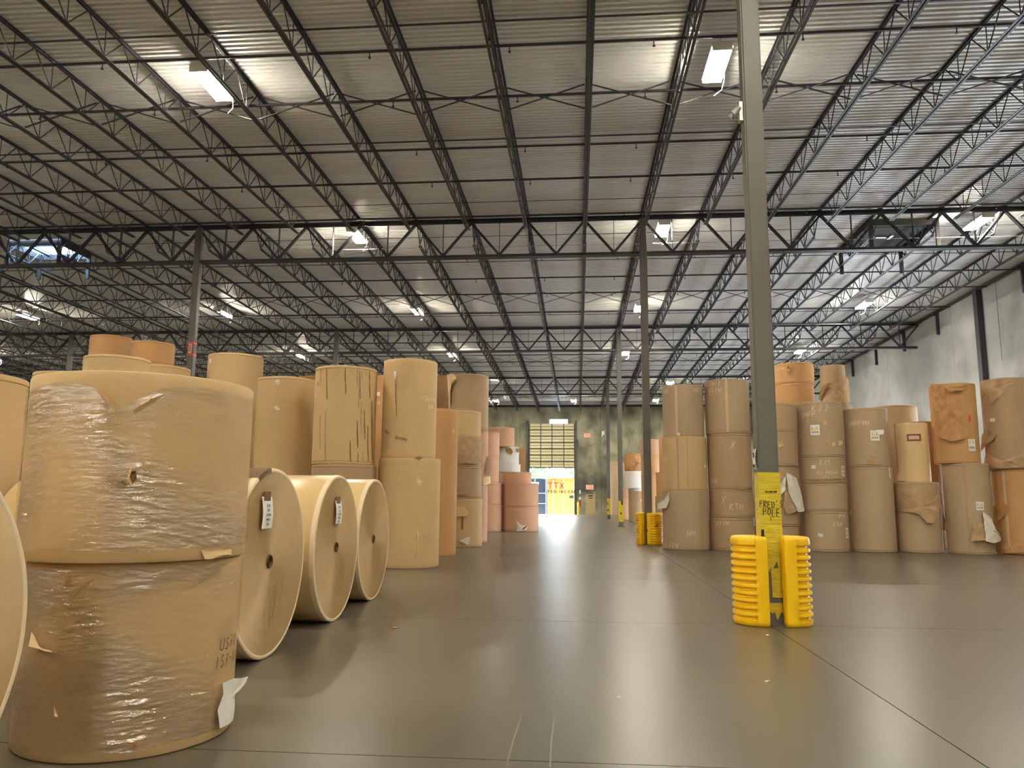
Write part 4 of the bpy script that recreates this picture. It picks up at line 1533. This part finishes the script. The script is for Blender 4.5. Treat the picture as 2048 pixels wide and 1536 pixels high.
write_on(d6u[0], 'KTW', 1562, 737, 6)
flap(d6u[0], [(1574, 736, 0), (1577, 731, .02), (1582, 744, .03), (1575, 748, .01)], 'kraft_dark', 'tear_mark')
d6 = stack([(1505, 1594, 807, 'kraft_brown', 'top front roll half hidden by the big taped column'), (1506, 1596, 863, 'kraft_brown', 'second front roll half hidden by the big taped column'),
            (1508, 1597, 932, 'kraft_brown', 'front roll with white torn sheets beside the taped column'), (1509, 1599, 1053, 'kraft_brown', 'floor roll behind the yellow guard of the taped column')], G2, base=1103)
flap(d6[2], [(1571, 945, .02), (1588, 956, .05), (1600, 1022, .10), (1588, 1024, .10), (1574, 985, .05)], 'torn_white')
flap(d6[2], [(1560, 968, .02), (1570, 950, .03), (1569, 980, .04), (1562, 988, .06), (1558, 984, .05)], 'torn_white')
flap(d6[2], [(1568, 950, .01), (1574, 985, .03), (1588, 1022, .07), (1572, 1030, .05), (1566, 1010, .03)], 'torn_paper')
flap(d6[1], [(1556, 884, .0), (1563, 884, .03), (1565, 892, .04), (1557, 896, .01)], 'kraft_pale')
d7 = stack([(1594, 1687, 803, 'kraft_grey', 'roll chalked K22 with a white label, near the taped column'), (1598, 1691, 914, 'kraft_grey', 'roll chalked KH under the K22 roll'),
            (1601, 1695, 967, 'kraft_grey', 'third roll down under the K22 roll'), (1604, 1698, 1022, 'kraft_grey', 'floor roll under the K22 stack')], G2, base=1104)
write_on(d7[0], 'K22', 1642, 815, 13); write_on(d7[0], 'UHPP', 1616, 829, 9); write_on(d7[0], 'Z1', 1614, 843, 7); write_on(d7[1], 'KH', 1650, 923, 12); write_on(d7[1], '02-70540', 1656, 945, 7, width=.5); write_on(d7[1], 'C1', 1654, 955, 8)
write_on(d7[3], 'P4', 1685, 1032, 10); write_on(d7[3], '24W', 1676, 1048, 9)
label_on(d7[0], 1630, 860, .25, .29, 'label_white', extra='label_yellow')
label_on(d7[1], 1627, 934, .12, .10, 'label_white', prints=False); label_on(d7[1], 1686, 942, .16, .28, 'label_white', extra='label_yellow')
label_on(d7[3], 1641, 1070, .13, .09, 'label_white', tilt=-.2, prints=False); label_on(d7[3], 1694, 1066, .14, .28, 'label_white', extra='label_yellow')
for q in ((1650, 846), (1652, 884), (1666, 889), (1679, 886)):
    flap(d7[0], [(q[0] - 3, q[1] - 4, 0), (q[0] + 2, q[1] - 5, .03), (q[0] + 3, q[1] + 3, .03), (q[0] - 2, q[1] + 5, 0)], 'kraft_pale', 'puncture')
flap(d7[1], [(1600, 960, 0), (1640, 958, .012), (1693, 958, .02), (1692, 964, .01), (1630, 966, .0)], 'torn_paper', 'paper_edge')
d7u = stack([(1638, 1695, 728, 'kraft_brown', 'leaning top roll with a folded torn wrapper by the wall', dict(bands=False, taper=.05, wrinkle=.006)), (1630, 1710, 808, 'kraft_brown', 'roll under the folded-wrapper roll, behind the front row')], G2, D=26.5)
flap(d7u[0], [(1641, 800, .0), (1650, 770, .01), (1664, 765, .02), (1688, 752, .01), (1698, 760, .02), (1700, 806, .03), (1660, 806, .04)], 'torn_paper')
flap(d7u[0], [(1640, 798, .02), (1649, 770, .03), (1664, 766, .05), (1655, 780, .05), (1644, 800, .04)], 'kraft_dark')
d8 = stack([(1689, 1778, 815, 'kraft_grey', 'upper roll with a peeling label, right of the K22 stack', dict(wrinkle=.004)), (1699, 1790, 934, 'kraft_grey', 'tall floor roll right of the K22 stack')], G2, base=1105)
write_on(d8[0], 'UNPPWH', 1717, 846, 9, width=.5)
label_on(d8[0], 1750, 871, .24, .28, 'label_white', extra='label_yellow')
flap(d8[0], [(1751, 860, .01), (1763, 860, .05), (1762, 869, .06), (1757, 870, .03)], 'label_white', 'peeled_label_corner')
flap(d8[0], [(1730, 927, 0), (1742, 910, .02), (1757, 920, .04), (1750, 930, .05)], 'torn_paper')
flap(d8[1], [(1699, 1024, 0), (1707, 1020, .04), (1708, 1032, .03), (1700, 1031, .0)], 'kraft_pale')
label_on(d8[1], 1779, 946, .06, .3, 'label_white', prints=False)
label_on(d8[0], 1691, 864, .06, .1, 'label_green', prints=False)
stack([(1748, 1841, 810, 'kraft_brown', 'roll by the wall behind the narrow pale roll')], G2, D=28.6)
stack([(1793, 1890, 843, 'kraft_dark', 'dark roll behind, between the pale roll and the orange roll')], G2, D=26.3)
d9 = stack([(1795, 1859, 845, 'kraft_pale', 'narrow pale roll with a pink sticker, standing on a torn roll', dict(wrinkle=.005, bands=False)), (1790, 1883, 964, 'kraft_grey', 'floor roll with draped torn wrapper under the pale roll')], G2, base=1106)
pk = label_on(d9[0], 1828, 875, .36, .20, 'brown_tape', prints=False)
u_, v_ = hit(d9[0], 1828, 875)
patch(d9[0], 'sticker', u_ - .13, u_ + .13, v_ - .05, v_ + .05, 'label_pink', .009, 0, pk)
flap(d9[0], [(1797, 950, .02), (1812, 935, .01), (1812, 962, .03), (1795, 963, .10)], 'kraft_pale')
flap(d9[0], [(1820, 846, .01), (1828, 856, .02), (1834, 850, .03), (1840, 846, .01)], 'kraft_pale')
flap(d9[1], [(1788, 975, .0), (1884, 975, .0), (1886, 1010, .03), (1872, 1018, .05), (1862, 1046, .07), (1852, 1046, .07), (1838, 1028, .05), (1812, 1024, .03), (1792, 1022, .02), (1810, 1012, .02), (1791, 1008, .01)], 'torn_paper')
write_on(d9[1], '8', 1846, 1008, 7, 'label_pink'); write_on(d9[1], '8', 1848, 1022, 7, 'label_pink')
d10 = stack([(1862, 1956, 766, 'kraft_orange', 'orange-brown upper roll with ragged hanging wrapper', dict(wrinkle=.006, bands=False)), (1889, 1985, 926, 'kraft_grey', 'floor roll with white torn sheet under the ragged orange roll')], G2, base=1109)
flap(d10[0], [(1865, 768, .02), (1890, 768, .02), (1884, 782, .04), (1920, 800, .05), (1926, 840, .04), (1933, 862, .05), (1930, 876, .06), (1905, 884, .07), (1878, 872, .02), (1868, 830, .01)], 'torn_orange')
flap(d10[0], [(1886, 768, .03), (1896, 776, .06), (1918, 775, .08), (1936, 768, .05), (1922, 782, .07), (1900, 784, .08)], 'torn_orange')
write_on(d10[0], '8', 1940, 836, 13, 'paint_red', .1, .03, width=.4)
label_on(d10[0], 1944, 890, .21, .32, 'label_white')
label_on(d10[1], 1960, 1012, .2, .22, 'label_white', extra='label_yellow')
seam(d10[1], 1934, .06, 'kraft_brown')
flap(d10[1], [(1885, 1012, .01), (1892, 1032, .03), (1908, 1058, .05), (1891, 1062, .04), (1886, 1030, .02)], 'torn_paper')
flap(d10[1], [(1964, 1022, .01), (1976, 1036, .05), (1982, 1060, .10), (1996, 1078, .16), (1978, 1086, .14), (1966, 1082, .08)], 'torn_white')
flap(d10[1], [(1947, 1042, .01), (1962, 1048, .06), (1965, 1080, .10), (1942, 1082, .09)], 'torn_paper')
d11 = stack([(1966, 2068, 755, 'kraft_brown', 'upper roll with creased wrapper at the right photo edge', dict(wrinkle=.012, bands=False)), (1987, 2094, 939, 'kraft_orange', 'orange floor roll with shredded foot at the right photo edge', dict(wrinkle=.008, bands=False))], G2, base=1110)
flap(d11[0], [(1955, 770, .0), (1968, 805, .03), (1986, 808, .04), (2028, 764, .01), (1990, 758, .0)], 'torn_paper')
flap(d11[0], [(1975, 905, .02), (2000, 925, .06), (2032, 926, .08), (2048, 905, .05), (2046, 936, .07), (1976, 938, .08)], 'torn_paper')
flap(d11[0], [(1966, 870, .03), (1984, 862, .04), (1994, 868, .03), (1990, 880, .05), (1972, 905, .08)], 'torn_paper')
label_on(d11[0], 1985, 840, .14, .09, 'label_white', prints=False)
seam(d11[1], 2013, .07)
flap(d11[1], [(1986, 1022, .03), (2000, 1008, .05), (2020, 1010, .02), (2016, 1026, .02), (1998, 1050, .06), (1987, 1044, .07)], 'torn_orange')
flap(d11[1], [(1990, 1095, .10), (2004, 1080, .06), (2030, 1094, .05), (2046, 1084, .04), (2046, 1104, .12), (2010, 1108, .14)], 'torn_orange')

# far right of the aisle
stack([(1219, 1249, 923, 'kraft_brown', 'brown roll on top, by the back wall between slim columns'), (1219, 1250, 974, 'kraft_brown', 'floor roll by the back wall between slim columns')], G2, D=69.6)
d1 = stack([(1250, 1289, 907, 'torn_orange', 'crumpled orange-wrapped roll on the white roll', dict(wrinkle=.03)), (1248, 1290, 942, 'roll_white', 'white wrapped roll beyond the guarded column'), (1257, 1292, 977, 'kraft_brown', 'brown roll with white rim under the white roll')], G2, base=1044)
flap(d1[0], [(1252, 938, .06), (1257, 908, .02), (1272, 908, .05), (1288, 912, .03), (1284, 920, .08), (1272, 926, .10), (1266, 940, .05)], 'torn_orange')
patch(d1[2], 'white_rim', -1.0, 1.0, d1[2].z1 - .16, d1[2].z1 - .005, 'roll_white', .006, nseg=16)
flap(d1[2], [(1279, 1001, 0), (1285, 994, .05), (1287, 996, .05), (1282, 1004, .02)], 'torn_white')
stack([(1236, 1263, 975, 'kraft_red', 'short red-brown roll left of the white-rimmed roll'), (1236, 1263, 996, 'kraft_red', 'red-brown floor roll left of the white-rimmed roll')], G2, D=55)
stack([(1280, 1319, 878, 'kraft_red', 'top of the red-brown stack behind the guarded column'), (1282, 1320, 910, 'kraft_orange', 'second roll of the red-brown stack behind the guarded column'),
       (1284, 1321, 948, 'kraft_orange', 'floor roll of the red-brown stack behind the guarded column')], G2, D=46)
stack([(1318, 1366, 872, 'kraft_orange', 'top roll edge peeking out left of the aisle-corner stack'), (1312, 1362, 944, 'kraft_orange', 'crinkled middle roll peeking out left of the aisle-corner stack', dict(wrinkle=.015)),
       (1312, 1362, 992, 'kraft_brown', 'floor roll peeking out left of the aisle-corner stack')], G2, D=38)

# ------------------------------------------------------------------ near column: tape, lettering, guard


def tape_on(colo, z0, z1, half, jag=0.0, name='tape_wrap', seed=1, material='tape_yellow'):
    bm = bmesh.new()
    rnd = random.Random(seed)
    n = 40
    rows = []
    m_ = max(2, int((z1 - z0) / .03))
    pts = []
    for s in range(4):
        for i in range(10):
            t = i / 10
            c = [(-1, -1), (1, -1), (1, 1), (-1, 1)]
            p, q = c[s], c[(s + 1) % 4]
            pts.append((p[0] + (q[0] - p[0]) * t, p[1] + (q[1] - p[1]) * t))
    lows = [z0 + (rnd.random() * jag) for _ in pts]
    for j in range(m_ + 1):
        row = []
        for i, p in enumerate(pts):
            z = lows[i] + (z1 - lows[i]) * j / m_
            k = half + .004 + .004 * noise.noise(Vector((p[0] * 2, p[1] * 2, z * 14)))
            row.append(bm.verts.new((p[0] * k, p[1] * k, z)))
        rows.append(row)
    for A, B in zip(rows, rows[1:]):
        for i in range(n):
            k = (i + 1) % n
            bm.faces.new((A[i], A[k], B[k], B[i]))
    return add(name, mesh_of(bm, name, material, True), colo)


tp = tape_on(col_near, .52, 1.70, .116, .22)
tape_on(col_near, .05, .24, .116, .10, seed=5)
bm = bmesh.new()
box(bm, -.03, .118, -.122, -.12, .3, .62)
for v_ in bm.verts:
    v_.co.x += .03 * noise.noise(v_.co * 6)
add('torn_tape', mesh_of(bm, 'torn_tape', 'tape_yellow'), col_near)
bm = bmesh.new()
for tx, zz, hh, ww in (("FRED'S", 1.335, .075, .009), ('POLE', 1.245, .085, .009), ('T-', 1.165, .05, .005), ('874-888-888', 1.475, .02, .006)):
    stroke_mesh(bm, [[(a + .012, b_) for a, b_ in s] for s in strokes(tx, hh, .42, .17, .05, .08, 2)], ww, lambda u, v, zz=zz: (u, -.1265, zz + v))
add('handwriting', mesh_of(bm, 'handwriting', 'marker_black'), col_near)
add('black_patch', boxmesh('black_patch', 'strap_black', (-.118, -.085, -.127, -.1255, .93, 1.05)), col_near)
p0 = at_y(1512, 922, YC1 - .12)
bm = bmesh.new()
rows = [[bm.verts.new((-.125 - .02 * math.sin(t * 3), yy, 1.73 + .24 * t)) for yy in (-.09, .06)] for t in (0, .3, .6, 1)]
for A, B in zip(rows, rows[1:]):
    bm.faces.new((A[0], A[1], B[1], B[0]))
sg = add('paper_sign', mesh_of(bm, 'paper_sign', 'label_white'), col_near)
add('sign_print', boxmesh('sign_print', 'print_black', (-.15, -.148, -.06, .03, 1.76, 1.79), (-.15, -.148, -.05, .0, 1.87, 1.93)), sg)
bm = bmesh.new()
box(bm, -.16, -.115, -.05, .05, 6.05, 6.3)
beam(bm, (-.16, -.02, 6.22), (-.26, -.06, 6.12), .09, .09, 10)
beam(bm, (-.26, -.06, 6.12), (-.30, -.09, 6.06), .05, .05, 8)
tag(add('column_camera', mesh_of(bm, 'column_camera', 'bracket_silver', True), None, (XC, YC1, 0)), 'small silver camera fixed high on the big taped column', 'camera')
tape_on(col_3, .25, 1.30, .116, 0, seed=3); add('black_patch', boxmesh('black_patch', 'strap_black', (-.04, .03, -.127, -.12, .62, .72), (.02, .1, -.127, -.12, 1.1, 1.3)), col_3)
tape_on(col_4, .30, 1.45, .116, 0, seed=4); add('black_patch', boxmesh('black_patch', 'strap_black', (-.1, -.02, -.127, -.12, .55, .68), (-.1, -.05, -.127, -.12, 1.0, 1.2)), col_4)
for z in (6.1, 6.5):
    tape_on(col_l2, z, z + .06, .116, 0, 'red_band', 6, 'red_tape')
sgn = add('red_sign', boxmesh('red_sign', 'label_white', (-.05, .05, -.125, -.118, 6.18, 6.49)), col_l2)
add('sign_face', boxmesh('sign_face', 'red_tape', (-.035, .035, -.13, -.125, 6.21, 6.46)), sgn)


def guard_half_mesh():
    """ribbed plastic half shell; inner side towards +x, local origin at the column centre, lies at -x"""
    bm = bmesh.new()
    H = .97
    # plan outline (x, y, ribbed weight), counter-clockwise
    out = []
    def arc(cx, cy, r, a0, a1, n, w):
        for i in range(n + 1):
            a = math.radians(a0 + (a1 - a0) * i / n)
            out.append((cx + r * math.cos(a), cy + r * math.sin(a), w))
    out.append((-.10, -.29, 0)); 
    arc(-.10, -.26, .03, 0, -90, 3, 0)
    out2 = [(-.16, -.29, 0), (-.19, -.288, 0), (-.22, -.28, .25)]
    plan = [(-.085, -.255, 0), (-.095, -.285, 0), (-.12, -.295, 0), (-.17, -.295, 0), (-.20, -.29, 0), (-.225, -.28, .3)]
    for i in range(13):
        a = math.radians(-68 - i * (224 / 12.0))
        plan.append((-.235 + .20 * math.cos(a), .275 * math.sin(a), 1))
    plan += [(-.225, .28, .3), (-.20, .29, 0), (-.17, .295, 0), (-.12, .295, 0), (-.095, .285, 0), (-.085, .255, 0), (-.085, .15, 0), (-.135, .12, 0), (-.135, -.12, 0), (-.085, -.15, 0)]
    zs = []
    nr = 11
    p = (H - .12) / nr
    prof = [(0, -.02), (.015, -.004), (.04, 0), (.05, 0)]
    for i in range(nr):
        z = .055 + i * p
        prof += [(z + p * .08, 0), (z + p * .2, -.016), (z + p * .3, -.03), (z + p * .45, -.034), (z + p * .58, -.012), (z + p * .7, .002), (z + p * .92, .003)]
    prof += [(H - .045, 0), (H - .02, -.003), (H - .006, -.014), (H, -.032)]
    rows = []
    cx, cy = -.2, 0
    for z, d in prof:
        row = []
        for x, y, w in plan:
            edge = d if (z < .045 or z > H - .046) else d * w
            l = math.hypot(x - cx, y - cy)
            row.append(bm.verts.new((x + (x - cx) / l * edge, y + (y - cy) / l * edge, z)))
        rows.append(row)
    n = len(plan)
    for A, B in zip(rows, rows[1:]):
        for i in range(n):
            j = (i + 1) % n
            bm.faces.new((A[j], A[i], B[i], B[j]))
    bm.faces.new(rows[0]); bm.faces.new(rows[-1][::-1])
    bmesh.ops.recalc_face_normals(bm, faces=bm.faces)
    return mesh_of(bm, 'column_guard', 'guard_yellow', True)


GH = guard_half_mesh()


def guard(x, y, rz, labels, strap, sx=1.0):
    gs = []
    for i, lab in enumerate(labels):
        root = tag(empty('column_guard', (x, y, .003), rz + math.pi * i), lab, 'column guard', 'yellow column guards')
        root.scale = (sx, 1, 1)
        add('shell', GH, root)
        gs.append(root)
    if strap:
        for r_ in gs[1:]:
            bm = bmesh.new()
            beam(bm, (-.10, .30, .42), (-.40, .17, .60), .012, .05)
            add('strap', mesh_of(bm, 'strap', 'strap_black'), r_)
    return gs


guard(XC, YC1, 0, ('ribbed yellow guard half left of the big taped column', 'ribbed yellow guard half right of the big taped column'), False)
guard(XC + .03, ROWS[3] - .05, math.radians(-38), ('ribbed yellow guard half left of the mid-aisle column', 'ribbed yellow guard half with black strap by the mid-aisle column'), True)

# litter on the floor
for i, (px, py, s, lab) in enumerate(((790, 1256, .05, 'crumpled paper scrap on the floor near the lying rolls'), (1536, 1364, .03, 'small white scrap on the floor before the guard'), (1535, 1272, .02, 'tiny white paper crumb at the foot of the taped column'), (1238, 1396, .018, 'small white paper crumbs on the floor mid-aisle'))):
    q = at_z(px, py)
    bm = bmesh.new()
    n = 9
    vs = []
    rnd = random.Random(i)
    c = bm.verts.new((0, 0, .014))
    for k in range(n):
        a = 2 * math.pi * k / n
        rr = s * rnd.uniform(.5, 1.1)
        vs.append(bm.verts.new((rr * math.cos(a), rr * math.sin(a) * .6, .002 + .012 * rnd.random())))
    for k in range(n):
        bm.faces.new((vs[k], vs[(k + 1) % n], c))
    tag(add('paper_scrap', mesh_of(bm, 'paper_scrap', 'torn_paper' if i == 0 else 'torn_white'), None, (q.x, q.y, 0)), lab, 'paper scrap', 'floor litter')
